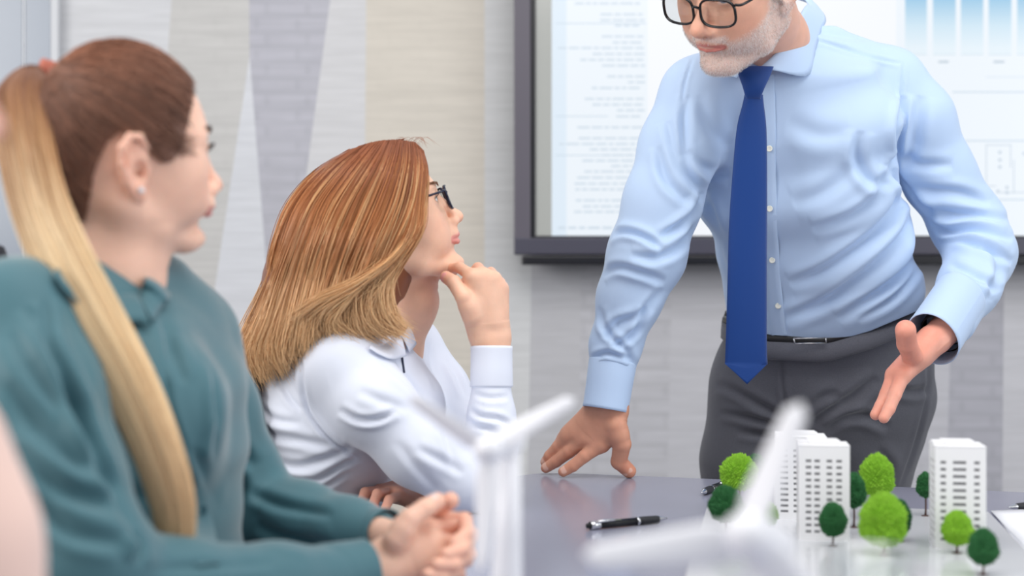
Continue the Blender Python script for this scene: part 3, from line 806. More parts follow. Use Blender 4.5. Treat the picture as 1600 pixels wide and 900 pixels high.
def neckline(Vs, Ns, pts, off):
    out = []
    for p in pts:
        if len(p) > 2: out.append(W(*p)); continue
        a, n_ = surf(Vs, Ns, p[0], p[1]); out.append(a+(n_*.6+V3(0, -.4, 0))*off)
    return out
def collar(name, inner, outer, mat_, parent, thick=.0016, n=28, sag=.3, **k):
    """A turned-down collar: inner = points of the fold round the neck, outer = points of its free edge."""
    a = catmull(inner, n); b = catmull(outer, n); G = []
    for t in np.linspace(0, 1, 8):
        up = V3(0, 0, 1)*sag*.012*math.sin(t*math.pi)
        G.append([p*(1-t)+q*t+up+V3(0, -.004*math.sin(t*math.pi), 0) for p, q in zip(a, b)])
    mb = MB(); mb.grid(G); return mb.out(name, mat_, parent, solid=thick, **k)
def cuff(name, p0, p1, r0, r1, mat_, parent, flat=None, ratio=1.0, thick=.0018, seam=True, n=36, **k):
    p0, p1 = np.asarray(p0, float), np.asarray(p1, float); ax = unit(p1-p0)
    u = unit(np.cross(ax, V3(0, 1, 0) if abs(ax[1]) < .9 else V3(1, 0, 0)))
    if flat is not None:
        u = np.asarray(flat, float); u = unit(u-ax*(u@ax))
    v = np.cross(ax, u); L = np.linalg.norm(p1-p0); G = []
    prof = [(0, .90), (.03, 1.0), (.06, 1.012), (.5, 1.0), (.90, 1.0), (.94, 1.014), (1.0, 1.01), (1.0, .975), (.9, .97), (.5, .965), (.1, .90)]
    for t, q in prof:
        r = (r0+(r1-r0)*t)*q
        G.append([p0+ax*L*t+r*(ratio*math.cos(a)*u+math.sin(a)*v) for a in np.linspace(0, 2*math.pi, n+1)])
    mb = MB(); mb.grid(G); return mb.out(name, mat_, parent, **k)
def button(parent, p, n, r, mat_, name='button'):
    mb = MB(); p = np.asarray(p, float); n = unit(n)
    mb.lathe(p, [(0, .0016), (r*.55, .0014), (r*.75, .0022), (r, .0018), (r, 0), (0, 0)], 16, n)
    u = unit(np.cross(n, V3(0, 0, 1))); v = np.cross(n, u)
    for a in (0, 1):
        for b in (0, 1): mb.ball(p+n*.0017+u*(a-.5)*r*.5+v*(b-.5)*r*.5, r*.12, 6, 4)
    return mb.out(name, mat_, parent)
def surf(V, N, px, py):            # the nearest front-facing point of a mesh seen at a reference pixel, and its normal
    P = to_px(V); d = np.hypot(P[:, 0]-px, P[:, 1]-py); d = np.where(N[:, 1] < .1, d, 1e9)
    c = np.nonzero(d < max(4, d.min()*1.5))[0]; i = c[np.argmin(V[c, 1])]; return V[i], N[i]
# ------------------------------------------------------------------ materials of people
M_SKIN = mat('skin', (226, 180, 158), rough=.46, spec=.4, sub=.22, bump=.16, bscale=650, tint=True, srad=.010, var=.055, vscale=45)
M_EYE = mat('eye', (235, 232, 228), rough=.08, tint=True)
M_HAIR = mat('hair', (120, 80, 60), rough=.38, spec=.45, tint=True, sheen=.1)
M_FRAME = mat('black_acetate', (14, 15, 20), rough=.22)
M_SHIRTB = mat('light_blue_cotton', (185, 207, 236), rough=.72, spec=.25, sheen=.25, bump=.10, bscale=1400)
M_TIE = mat('blue_silk', (14, 60, 130), rough=.5, spec=.35, sheen=.35, bump=.25, bscale=1800, aniso=(1, 1, 3))
M_TROU = mat('grey_wool', (100, 101, 109), rough=.85, spec=.15, sheen=.35, bump=.5, bscale=700, var=.08, vscale=500)
M_BELT = mat('black_leather', (22, 21, 23), rough=.4)
M_STEEL = mat('steel', (190, 190, 192), rough=.25, metal=1)
M_PEARL = mat('pearl_button', (226, 226, 216), rough=.3)
def lens_material():
    m = bpy.data.materials.new('spectacle_glass'); m.use_nodes = True; n = m.node_tree.nodes; n.clear()
    o = n.new('ShaderNodeOutputMaterial'); mx = n.new('ShaderNodeMixShader'); t = n.new('ShaderNodeBsdfTransparent'); g = n.new('ShaderNodeBsdfGlossy')
    lw = n.new('ShaderNodeLayerWeight'); lw.inputs[0].default_value = .35; fr = n.new('ShaderNodeMath'); fr.operation = 'MULTIPLY_ADD'; fr.inputs[1].default_value = .30; fr.inputs[2].default_value = .03; m.node_tree.links.new(lw.outputs['Facing'], fr.inputs[0]); g.inputs['Roughness'].default_value = .02; t.inputs[0].default_value = (.97, .98, .98, 1)
    l = m.node_tree.links; l.new(fr.outputs[0], mx.inputs[0]); l.new(t.outputs[0], mx.inputs[1]); l.new(g.outputs[0], mx.inputs[2]); l.new(mx.outputs[0], o.inputs[0])
    return m
M_LENS = lens_material()

# ------------------------------------------------------------------ standing man
def build_man():
    root = thing('person', 'standing person with grey beard, black glasses, light blue shirt and royal blue tie', 'person', W(1285, 900, 2.84)*V3(1, 1, 0))
    skin = (224, 172, 148)
    ps = Pose((.1145, 0, -.029), W(1086, 52, 2.24), 223, -29, -13, 1.11)
    nb = W(1222, 120, 2.50)
    hv, hq, hc = head(ps, [(W(1210, 62, 2.47), .054), (W(1222, 120, 2.545), .054), (W(1232, 190, 2.63), .05)], female=False, skin=skin, lip=(200, 124, 114), beard=True, nose=1.18, jaww=1.06)
    # hand flat on the table
    wr = W(946, 648, 2.508)
    rh = hand(wr, W(915, 690, 2.53)-wr, (-.25, -.85, .40), 'R', 1.06, fw=[[W(*q) for q in g] for g in (
                  ((938, 696, 2.503), (913, 713, 2.502), (895, 728, 2.505), (880, 737, 2.508)), ((915, 687, 2.515), (889, 706, 2.530), (869, 721, 2.543), (853, 731, 2.552)),
                  ((891, 682, 2.535), (872, 698, 2.552), (859, 712, 2.562), (852, 722, 2.570)), ((880, 688, 2.555), (868, 703, 2.570), (862, 714, 2.575), (858, 724, 2.578)))],
              tw=[W(*q) for q in ((962, 665, 2.485), (972, 694, 2.488), (967, 721, 2.502), (983, 736, 2.508))],
              curls=((2, -14, 6, 6), (-2, -12, 6, 8), (-8, -14, 8, 8), (-18, -16, 12, 8)),
              thumb=((.45, .80, -.42), (.62, .55, -.50), (.60, .62, .10)), arm=(W(962, 560, 2.52), .028), skin=(212, 154, 128), nail=(228, 184, 166), fat=1.20)
    wl = W(1464, 528, 2.40)
    lh = hand(wl, W(1405, 588, 2.37)-wl, (.86, .10, -.50), 'L', 1.04, fw=[[W(*q) for q in g] for g in (
                  ((1410, 588, 2.342), (1398, 617, 2.325), (1389, 639, 2.315), (1381, 653, 2.308)), ((1396, 588, 2.362), (1385, 616, 2.345), (1376, 635, 2.337), (1368, 648, 2.331)),
                  ((1404, 586, 2.388), (1390, 614, 2.382), (1380, 631, 2.377), (1373, 644, 2.372)), ((1410, 580, 2.408), (1398, 604, 2.404), (1391, 619, 2.402), (1385, 631, 2.400)))],
              tw=[W(*q) for q in ((1442, 556, 2.372), (1425, 556, 2.338), (1417, 537, 2.308), (1415, 516, 2.285))], tr=[.017, .0155, .0155, .0160],
              curls=((4, 4, 10, 8), (0, 8, 12, 8), (-3, 12, 14, 10), (-6, 18, 16, 10)),
              thumb=((.30, .60, -.75), (.10, .70, -.62), (-.05, .75, -.40)), arm=(W(1500, 470, 2.50), .031), skin=(226, 164, 144), nail=(236, 194, 180), palmred=.3, fat=1.18)
    # shirt volumes, shared with the body underneath
    u = unit(V3(.92, -.30, .0))
    T = [(W(1222, 128, 2.53), .165, .070, unit(V3(.93, -.22, -.02))), (W(1228, 200, 2.56), .190, .108, u), (W(1240, 290, 2.60), .172, .122, u),
         (W(1272, 380, 2.66), .170, .125, unit(V3(.95, -.25, .05))), (W(1288, 460, 2.70), .174, .122, unit(V3(.97, -.2, .08))), (W(1290, 540, 2.735), .172, .110, unit(V3(.98, -.18, .08)))]
    RA = [(W(1092, 150, 2.50), .066), (W(1062, 230, 2.50), .068), (W(1035, 315, 2.50), .066), (W(1010, 400, 2.50), .067), (W(984, 465, 2.51), .056), (W(962, 540, 2.515), .044), (W(954, 590, 2.51), .036)]
    LA = [(W(1385, 135, 2.60), .068), (W(1428, 190, 2.60), .070), (W(1466, 270, 2.62), .064), (W(1512, 350, 2.64), .066), (W(1532, 395, 2.60), .060), (W(1512, 450, 2.53), .052), (W(1486, 500, 2.46), .044)]
    def vol(f, g, k):
        f.loft([(c, a-g, b-g, q) for c, a, b, q in T], k)
        f.cap(W(1215, 75, 2.53), W(1215, 130, 2.53), .068-g, .10-g, .05)
        f.cap(W(1150, 118, 2.52), W(1092, 150, 2.50), .060-g, .062-g, .04)
        f.cap(W(1290, 95, 2.56), W(1385, 135, 2.60), .062-g, .066-g, .04)
        f.chain([p for p, r in RA], [r-g for p, r in RA], .022)
        f.chain([p for p, r in LA], [r-g for p, r in LA], .022)
    lo, hi = W(880, 620, 2.6)-V3(.0, .32, .02), W(1620, 0, 2.6)+V3(0.02, .30, .02)
    f = Field(lo, hi, .007); vol(f, .016, .03)
    f.cap(W(1290, 530, 2.76), W(1290, 640, 2.80), .12, .12, .04, flat=(0, 1, 0), ratio=.8)
    cv, cq = f.mesh(0)
    V, Q, C = merge([(hv, hq, hc), rh, lh, (cv, cq, np.tile(lin(skin), (len(cv), 1)))])
    put('body', V, Q, M_SKIN, root, C)
    eye(ps, root); brows(ps, root, (150, 140, 132)); lashes(ps, root)
    # beard and short hair
    hvN = vnormals(hv, hq); L = ps.l(hv)
    bm = beard_mask(L[:, 0], L[:, 1], L[:, 2])*(1-sstep(.0085, .0055, np.sqrt((L[:, 2]+.0590)**2+np.maximum(np.abs(L[:, 1])-.020, 0)**2))*(L[:, 0] > .075))
    idx = rng.choice(len(hv), 15000, p=bm/bm.sum())
    b = hv[idx]; n = hvN[idx]
    dwn = (ps.M @ V3(.15, 0, -1)); d = n*.45+dwn*.9+rng.normal(size=n.shape)*.28; d /= np.linalg.norm(d, axis=1, keepdims=True)
    ln = (.0018+.0022*rng.random(len(idx)))[:, None]
    S = np.stack([b-n*.0003, b+d*ln*.55+n*.0006, b+d*ln], 1)
    g = rng.random(len(idx)); cc = np.where((g < .78)[:, None], lin((244, 240, 238)), np.where((g < .92)[:, None], lin((176, 150, 136)), lin((110, 82, 68))))
    strands('beard', S, .00011, M_HAIR, root, np.repeat(cc[:, None], 3, 1))
    poly = [(.2, .2), (.078, .080), (.060, .055), (.040, .040), (.022, .020), (.018, -.012), (.004, -.012), (.0, .022), (-.03, .032), (-.055, .010), (-.066, -.045), (-.2, -.05), (-.2, .2)]
    v, q, c = hair_base(hv, hq, hc, ps, poly, .003, (150, 142, 136))
    hb = put('hair', v, q, M_HAIR, root, c)
    dd = scalp_dirs(5000, poly, 3); P = CRC+dd*CRR*1.01; nn = dd/CRR; nn /= np.linalg.norm(nn, axis=1, keepdims=True)
    fl = np.array([-.5, 0, -.25]); S = np.stack([P, P+nn*.006+fl*.003, P+nn*.009+fl*.012+rng.normal(size=P.shape)*.001, P+nn*.008+fl*.022], 1)
    strands('hair_strands', ps.w(S), .0003, M_HAIR, hb, np.repeat(np.tile(lin((170, 162, 155)), (5000, 1))[:, None]*(.6+.6*rng.random((5000, 1, 1))), 4, 1))
    glasses(ps, root, M_FRAME, hw=.0275, hh=.0205, cz=-.002, cx=.1035, thick=.0018, flat=1.3)
    # shirt
    f = Field(lo, hi, .0036); vol(f, 0, .034)
    # open armpits: keep sleeve and side apart
    v, q = f.mesh(2); N = vnormals(v, q)
    v = cloth_noise(v, N, .0022, 26, 5, (1, 1, .6)); 
    FL = [  # left-hand picture sleeve
        ([(1100, 300), (1085, 330), (1062, 352), (1030, 372)], 7, 7), ([(1096, 320), (1070, 375), (1030, 402), (985, 400)], 8, 6), ([(945, 372), (975, 362), (1010, 372), (1035, 392)], 6, 6),
        ([(1045, 190), (1060, 250), (1085, 300)], 9, 5), ([(1030, 230), (1040, 280), (1078, 318)], 8, 4), ([(1075, 150), (1068, 200), (1075, 262), (1098, 305)], 8, 6),
        ([(940, 430), (965, 418), (1000, 425), (1040, 440)], 7, 5), ([(1035, 450), (1000, 490), (965, 505), (945, 530)], 7, 5), ([(1010, 480), (990, 520), (955, 545)], 6, 5), ([(935, 480), (950, 520), (975, 545), (990, 570)], 6, 4),
        ([(925, 560), (950, 552), (985, 562)], 5, 5),
        # right-hand picture sleeve
        ([(1412, 150), (1404, 200), (1402, 240), (1392, 262)], 7, 8), ([(1440, 150), (1432, 200), (1425, 235), (1402, 262)], 12, 6), ([(1392, 255), (1410, 290), (1440, 320), (1462, 350)], 8, 9),
        ([(1400, 240), (1440, 256), (1490, 258)], 9, 4), ([(1395, 278), (1440, 296), (1500, 302), (1545, 320)], 9, 6), ([(1425, 310), (1470, 332), (1530, 338), (1575, 345)], 8, 6), ([(1440, 345), (1480, 362), (1530, 360), (1582, 375)], 8, 8),
        ([(1465, 385), (1500, 378), (1545, 392), (1580, 410)], 7, 7), ([(1462, 410), (1500, 420), (1540, 440), (1560, 455)], 7, 5), ([(1455, 440), (1490, 452), (1520, 478)], 6, 4), ([(1540, 380), (1560, 420), (1545, 470)], 8, 5),
        # torso
        ([(1392, 262), (1375, 300), (1335, 335), (1270, 360)], 9, 6), ([(1398, 285), (1400, 320), (1360, 370), (1290, 420), (1235, 445)], 10, 8), ([(1425, 330), (1410, 370), (1360, 420), (1290, 470), (1225, 500)], 10, 8),
        ([(1435, 370), (1425, 410), (1380, 452), (1310, 500)], 9, 7), ([(1440, 410), (1420, 440), (1390, 470), (1340, 500)], 7, 5), ([(1340, 260), (1290, 300), (1240, 320)], 14, 4), ([(1345, 205), (1340, 250), (1365, 285), (1392, 270)], 10, 6), ([(1230, 190), (1280, 210), (1330, 205)], 16, 3),
        ([(1100, 300), (1115, 340), (1130, 380)], 8, 5), ([(1075, 235), (1100, 262), (1140, 272)], 10, 4), ([(1105, 330), (1125, 400), (1140, 440)], 7, 4), ([(1090, 150), (1110, 200), (1140, 230)], 12, 4),
        ([(1268, 62), (1320, 78), (1370, 92), (1408, 100)], 3, 2.5), ([(1262, 40), (1300, 52), (1360, 60)], 9, 4), ([(1275, 28), (1310, 35), (1345, 45)], 8, 4), ([(1412, 98), (1408, 150), (1404, 200)], 3, 2.5), ([(1082, 92), (1070, 130), (1066, 160)], 3, 2.5),
    ]
    v = fold(v, N, FL, 1.45, ws=.82)
    wl_ = np.array([(1100, 478), (1150, 505), (1200, 524), (1290, 528), (1360, 508), (1440, 474), (1500, 450)], float)
    Pq = to_px(v); lim = np.interp(Pq[:, 0], wl_[:, 0], wl_[:, 1])+9; low = (Pq[:, 1] > lim) & (v[:, 0] > W(1100, 500, 2.72)[0]) & (np.abs(v[:, 0]-W(1288, 500, 2.72)[0]) < .20) & (v[:, 1] > 2.52)
    v[low, 2] = CZ-(lim[low]-450)/F*v[low, 1]
    ok = ~low[q].all(1); q = q[ok]; uq, inv = np.unique(q, return_inverse=True); v = v[uq]; q = inv.reshape(q.shape)
    shirt = put('shirt', v, q, M_SHIRTB, root, label='light blue long-sleeved cotton shirt')
    N = vnormals(v, q)
    # placket beside the tie
    pl = [(1195, 110), (1197, 200), (1198, 280), (1200, 360), (1204, 430), (1214, 518), (1215, 526)]
    G = []
    for (x, y) in catmull(np.array(pl, float), 26):
        row = []
        for dx in (-13, -11, -4, 4, 11, 13):
            p, nn = surf(v, N, x+dx, y); e = .0004 if abs(dx) == 13 else .0032
            row.append(p+V3(0, -1, 0)*e)
        G.append(row)
    G = np.array(G); G = (np.concatenate([G[:1], G[:-1]])+2*G+np.concatenate([G[1:], G[-1:]]))/4
    mb = MB(); mb.grid(G); mb.out('placket', M_SHIRTB, shirt)
    for x, y in ((1198, 235), (1199, 328), (1202, 406), (1213, 480)):
        p, nn = surf(v, N, x, y); button(shirt, p+V3(0, -.0048, 0), (-.15, -1, 0.05), .0055, M_PEARL)
    # collar: stand and two wings
    inner = [W(1262, 6, 2.56), W(1258, 10, 2.48), W(1245, 32, 2.435), W(1222, 72, 2.405), W(1186, 108, 2.392)]
    outer = [W(1290, 30, 2.58), W(1283, 48, 2.52), W(1274, 78, 2.47), W(1262, 118, 2.425), W(1206, 109, 2.385)]
    collar('collar', [W(1230, -30, 2.62), W(1252, -8, 2.60)]+inner, [W(1236, -5, 2.66), W(1275, 10, 2.63)]+outer, M_SHIRTB, shirt, .0022)
    collar('collar', [W(1190, 0, 2.58), W(1160, 40, 2.52), W(1150, 80, 2.44), W(1168, 106, 2.398)], [W(1150, 0, 2.60), W(1112, 60, 2.54), W(1118, 108, 2.45), W(1152, 122, 2.402)], M_SHIRTB, shirt, .0022)
    cuff('cuff', W(958, 562, 2.51), W(946, 640, 2.50), .043, .041, M_SHIRTB, shirt, flat=(1, 0, 0), ratio=.98)
    cuff('cuff', W(1502, 462, 2.49), W(1457, 530, 2.385), .049, .050, M_SHIRTB, shirt, flat=(1, 0, .6), ratio=.86)
    # tie
    mb = MB(); G = []
    for y, xl, xr, D, b in ((104, 1150, 1209, 2.385, .006), (118, 1154, 1204, 2.372, .010), (135, 1160, 1196, 2.372, .011), (149, 1164, 1190, 2.376, .009), (155, 1166, 1189, 2.382, .004)):
        c = (W(xl, y, D)+W(xr, y, D))/2; a = Rp((xr-xl)/2, D)
        G.append([c+V3(a*math.cos(t), -b*math.sin(t), 0) for t in np.linspace(0, 2*math.pi, 21)])
    mb.grid(G)
    tie = mb.out('tie', M_TIE, root, label='plain royal blue necktie')
    mb = MB(); G = []
    rows = catmull(np.array([(148, 1165, 1190, 2.386), (165, 1161, 1192, 2.388), (200, 1152, 1196, 2.392), (260, 1146, 1197, 2.40), (350, 1140, 1197, 2.415), (450, 1137, 1197, 2.43), (540, 1134, 1197, 2.445), (568, 1133, 1198, 2.45)], float), 40)
    for y, xl, xr, D in rows:
        c = (W(xl, y, D)+W(xr, y, D))/2; a = Rp((xr-xl)/2, D)
        G.append([c+V3(a*s, -.0055*(1-abs(s)**3)-.0012*math.sin(y*.02+s*2), 0) for s in np.linspace(-1, 1, 13)])
    for t in np.linspace(0, 1, 8)[1:]:
        y, xl, xr, D = rows[-1]; c = W(1166, 568, D)
        tip = W(1166, 600, D); row = []
        for s in np.linspace(-1, 1, 13):
            e = W(xl if s < 0 else xr, 568, D); p = c+(e-c)*abs(s); bot = tip+(e-tip)*abs(s)
            row.append(p+(bot-p)*t+V3(0, -.0055*(1-abs(s)**3), 0))
        G.append(row)
    mb.grid(G); mb.out('tie_blade', M_TIE, tie, solid=.003, offset=-1)
    # trousers, belt
    f = Field(W(1090, 470, 2.8)*V3(1, 1, 0)+V3(-.02, -.26, .1), W(1500, 470, 2.8)+V3(.03, .22, .03), .0055)
    uh = unit(V3(.985, -.12, .06))
    f.loft([(W(1287, 495, 2.715), .180, .122, uh), (W(1290, 560, 2.765), .196, .130, uh), (W(1288, 620, 2.80), .198, .135, uh), (W(1285, 660, 2.81), .190, .13, uh)], .02)
    f.chain([W(1190, 610, 2.79), W(1172, 720, 2.80), W(1160, 760, 2.83)+V3(0, 0, -.20), W(1160, 700, 2.86)*V3(1, 1, 0)+V3(-.02, 0, .12)], [.098, .090, .070, .055], .04)
    f.chain([W(1370, 610, 2.79), W(1345, 720, 2.80), W(1335, 760, 2.83)+V3(0, 0, -.20), W(1340, 700, 2.90)*V3(1, 1, 0)+V3(.02, 0, .12)], [.100, .094, .072, .055], .04)
    f.ell(W(1270, 600, 2.72), (.10, .06, .08), .06)
    tv, tq = f.mesh(2); N = vnormals(tv, tq)
    # cut to the waist line, which rises to the picture's right
    wl_ = np.array([(1100, 478), (1150, 505), (1200, 524), (1290, 528), (1360, 508), (1440, 474), (1500, 450)], float)
    P = to_px(tv); lim = np.interp(P[:, 0], wl_[:, 0], wl_[:, 1]); zl = CZ-(lim-450)/F*tv[:, 1]
    N0 = N
    tv = fold(tv, N, [([(1120, 600), (1150, 612), (1200, 640), (1235, 660)], 6, 5), ([(1125, 645), (1180, 655), (1225, 665)], 5, 5), ([(1150, 675), (1200, 682), (1240, 688)], 5, 4), ([(1225, 540), (1222, 580), (1230, 640), (1262, 672)], 3, 3),
                      ([(1268, 668), (1290, 645), (1330, 622), (1370, 590)], 8, 9), ([(1265, 640), (1285, 622), (1310, 612)], 7, 6), ([(1272, 690), (1310, 655), (1350, 650), (1390, 668)], 7, 6), ([(1450, 560), (1448, 620), (1428, 700), (1405, 760)], 3, 3), ([(1380, 600), (1420, 612), (1450, 608)], 6, 5),
                      ([(1262, 672), (1268, 700), (1262, 760)], 9, 9), ([(1370, 700), (1390, 730), (1385, 762)], 7, 4)], 1.2)
    ok = (tv[:, 2] < zl+.004)[tq].all(1)
    tq2 = tq[ok]; uq, inv = np.unique(tq2, return_inverse=True)
    tr = put('trousers', tv[uq], inv.reshape(tq2.shape), M_TROU, root, label='mid grey wool suit trousers')
    # waistband ring and belt from the same outline
    def ringat(dy, grow):
        a = []
        for q in np.linspace(0, 2*math.pi, 65):
            c, A, B, uu = W(1288, 520, 2.732), .188, .130, uh; vv = unit(np.cross(V3(0, 0, 1), uu))
            e = 2.3; r = (abs(math.cos(q))**e+abs(math.sin(q))**e)**(-1/e)
            p = c+uu*(A+grow)*r*math.cos(q)+vv*(B+grow)*r*math.sin(q)
            px = to_px(p[None])[0, 0]; yy = np.interp(px, wl_[:, 0], wl_[:, 1]) if p[1] < c[1]+.05 else 486
            p[2] = CZ-(yy+dy-450)/F*p[1]; a.append(p)
        return a
    mb = MB(); mb.grid([ringat(-2, .001), ringat(0, .005), ringat(11, .006), ringat(12, .001)]); belt = mb.out('belt', M_BELT, root)
    mb = MB(); mb.grid([ringat(9, .001), ringat(10, .0075), ringat(22, .009), ringat(36, .0095), ringat(38, .002)]); mb.out('waistband', M_TROU, tr)
    mb = MB()
    G = [W(x, y, 2.588) for x, y in ((1240, 529), (1290, 528), (1291, 536), (1242, 537))]
    for a, b_ in zip(G, G[1:]+G[:1]): mb.tube([a, b_], .0014, 8)
    mb.out('buckle', M_STEEL, belt)
    # watch just inside the cuff
    mb = MB(); a0, a1 = W(1478, 508, 2.435), W(1472, 518, 2.42)
    ax = unit(a1-a0); uu = unit(np.cross(ax, V3(0, 1, 0))); vv = np.cross(ax, uu)
    cen = W(1474, 516, 2.425)
    mb.grid([[cen+ax*h+r*(math.cos(t)*uu*.036+math.sin(t)*vv*.031) for t in np.linspace(0, 2*math.pi, 33)] for h, r in ((-.012, .97), (-.012, 1.05), (.012, 1.05), (.012, .97))])
    mb.out('watch_strap', M_BELT, root)
    # shoes under the table
    for x, y in ((1160, 2.84), (1340, 2.88)):
        c = W(x, 700, y)*V3(1, 1, 0); f = Field(c+V3(-.09, -.24, -.0), c+V3(.09, .12, .14), .008)
        f.cap(c+V3(0, -.16, .035), c+V3(0, .04, .04), .042, .04, .01); f.cap(c+V3(0, .03, .05), c+V3(0, .03, .11), .042, .045, .03)
        v, q = f.mesh(1); put('shoe', v, q, M_BELT, root)
    return root
# ------------------------------------------------------------------ seated women
M_TEAL = mat('teal_satin', (72, 112, 122), rough=.55, spec=.3, sheen=.5, bump=.06, bscale=900)
M_WHITE = mat('white_cotton', (226, 231, 244), rough=.75, spec=.22, sheen=.2, bump=.08, bscale=1200)
M_DARKCL = mat('dark_cloth', (62, 52, 54), rough=.9, sheen=.2, bump=.3, bscale=300)
M_PONY = M_HAIR
M_ELAST = mat('salmon_elastic', (180, 106, 88), rough=.8, bump=.5, bscale=500)
M_TBUT = mat('teal_button', (60, 98, 110), rough=.3)

def lower_body(root, hip, knee1, knee2, foot1, foot2, mt, sk, shoe_m):
    allp = np.array([hip, knee1, knee2, foot1, foot2]); f = Field(allp.min(0)-.22, allp.max(0)+.22, .009)
    hip = np.asarray(hip, float); s = unit(np.cross(unit(np.asarray(knee1)-hip), V3(0, 0, 1)))*.09
    f.loft([(hip+V3(0, 0, -.07), .18, .13, unit(s)), (hip+V3(0, 0, .10), .15, .115, unit(s))], .03)
    if (np.asarray(knee1)-knee2)@s < 0: s = -s
    f.chain([hip+s, knee1, foot1], [.095, .068, .045], .04); f.chain([hip-s, knee2, foot2], [.095, .068, .045], .04)
    v, q = f.mesh(2); put('trousers', v, q, mt, root, label='dark trousers')
    for ft in (foot1, foot2):
        c = np.asarray(ft)*V3(1, 1, 0); f = Field(c+V3(-.12, -.1, 0), c+V3(.22, .1, .14), .009)
        f.cap(c+V3(-.02, 0, .035), c+V3(.15, 0, .03), .036, .03, .01); f.cap(c+V3(-.01, 0, .05), c+V3(-.01, 0, .10), .04, .042, .03)
        v, q = f.mesh(1); put('shoe', v, q, shoe_m, root)

def build_woman_front():
    root = thing('person', 'seated person with long blond ponytail and teal blouse, hands clasped', 'person', V3(-.42, 1.55, 0))
    skin = (238, 194, 172)
    ps = Pose((0, 0, 0), W(187, 246, 1.50), 36, 2.5, 6, 1.015)
    FC = (V3(.002, 0, .026), V3(.084, .071, .089)); CRC, CRR = FC
    nb = W(170, 455, 1.50)
    hv, hq, hc = head(ps, [(W(176, 400, 1.50), .047), (W(170, 455, 1.50), .052), (W(165, 540, 1.52), .06)], skin=skin, lip=(214, 142, 132), nose=.92, chin=.003, short=.15, cran=FC)
    # clasped hands
    wr = W(596, 888, 1.50)
    rh = hand(wr, (1, .16, .30), (-.10, -.80, .60), 'R', .94, fw=[[W(*q) for q in g] for g in (
                  ((668, 824, 1.532), (710, 822, 1.55), (726, 826, 1.575), (722, 834, 1.59)), ((678, 846, 1.518), (720, 848, 1.54), (730, 852, 1.568), (718, 856, 1.585)),
                  ((680, 868, 1.512), (720, 872, 1.538), (728, 876, 1.565), (714, 880, 1.58)), ((674, 888, 1.512), (710, 894, 1.535), (718, 898, 1.56), (706, 900, 1.575)))],
              tw=[W(*q) for q in ((620, 842, 1.492), (640, 812, 1.495), (664, 795, 1.505), (683, 783, 1.515))], curls=((2, 42, 70, 35), (0, 45, 75, 35), (-3, 48, 78, 35), (-6, 50, 78, 35)),
              thumb=((.70, .66, -.10), (.86, .45, .12), (.90, .15, .34)), arm=(W(520, 896, 1.47), .030), skin=skin, nail=(244, 214, 206), palmred=.22)
    wl = W(640, 846, 1.60)
    lh = hand(wl, (1, -.1, .16), (.10, .84, .50), 'L', .94, fw=[[W(*q) for q in g] for g in (
                  ((690, 812, 1.585), (726, 812, 1.555), (730, 832, 1.518), (711, 848, 1.495)), ((696, 832, 1.588), (735, 836, 1.545), (722, 858, 1.495), (697, 866, 1.478)),
                  ((696, 852, 1.59), (732, 866, 1.53), (708, 882, 1.482), (682, 882, 1.468)), ((690, 870, 1.59), (716, 892, 1.52), (692, 902, 1.475), (668, 897, 1.463)))],
              tw=[W(*q) for q in ((646, 830, 1.585), (668, 806, 1.565), (690, 790, 1.545), (704, 782, 1.53))], curls=((3, 62, 72, 30), (0, 66, 74, 30), (-3, 70, 74, 30), (-8, 72, 74, 30)),
              thumb=((.62, .72, -.15), (.80, .45, -.05), (.70, .20, -.50)), arm=(W(575, 838, 1.63), .030), skin=skin, nail=(244, 214, 206), palmred=.22)
    u = unit(V3(.24, .97, .0))
    T = [(W(150, 482, 1.51), .150, .072, u), (W(172, 560, 1.52), .168, .092, u), (W(200, 640, 1.53), .158, .104, u), (W(214, 720, 1.53), .142, .098, u), (W(214, 800, 1.53), .135, .092, u), (W(208, 900, 1.53), .145, .10, u), (W(200, 1010, 1.53), .165, .115, u)]
    RA = [(W(28, 505, 1.36), .060), (W(55, 620, 1.32), .062), (W(90, 750, 1.29), .058), (W(135, 880, 1.27), .058), (W(150, 915, 1.28), .055), (W(280, 925, 1.33), .048), (W(430, 915, 1.41), .039), (W(545, 900, 1.475), .032)]
    LA = [(W(292, 535, 1.66), .058), (W(330, 640, 1.70), .056), (W(372, 745, 1.73), .053), (W(395, 805, 1.73), .053), (W(470, 815, 1.70), .046), (W(545, 832, 1.655), .038), (W(580, 838, 1.63), .033)]
    def vol(f, g, k):
        f.loft([(c, a-g, b-g, q) for c, a, b, q in T], k)
        f.cap(W(160, 440, 1.51), W(155, 490, 1.51), .052-g, .09-g, .04)
        f.cap(W(95, 478, 1.44), W(28, 505, 1.36), .054-g, .058-g, .04); f.cap(W(220, 480, 1.58), W(292, 535, 1.66), .05-g, .056-g, .04)
        f.ell(W(268, 640, 1.45), (.055-g, .055-g, .065-g), .05); f.ell(W(275, 640, 1.60), (.055-g, .055-g, .065-g), .05)
        f.chain([p for p, r in RA], [r-g for p, r in RA], .02); f.chain([p for p, r in LA], [r-g for p, r in LA], .02)
    lo, hi = V3(-.78, 1.15, .62), V3(-.10, 1.86, 1.12)
    f = Field(lo, hi, .007); vol(f, .014, .03); cv, cq = f.mesh(0); cc = np.tile(lin(skin), (len(cv), 1))
    V, Q, C = merge([(hv, hq, hc), rh, lh, (cv, cq, cc)])
    put('body', V, Q, M_SKIN, root, C)
    eye(ps, root, (110, 140, 150)); brows(ps, root, (96, 66, 52)); lashes(ps, root)
    mb = MB(); e = ps.w((-.009, -.0815, -.030)); mb.ball(e, .0032, 14, 10); mb.out('earring', mat('crystal', (230, 232, 238), rough=.1, spec=.8), root, label='small clear ear stud')
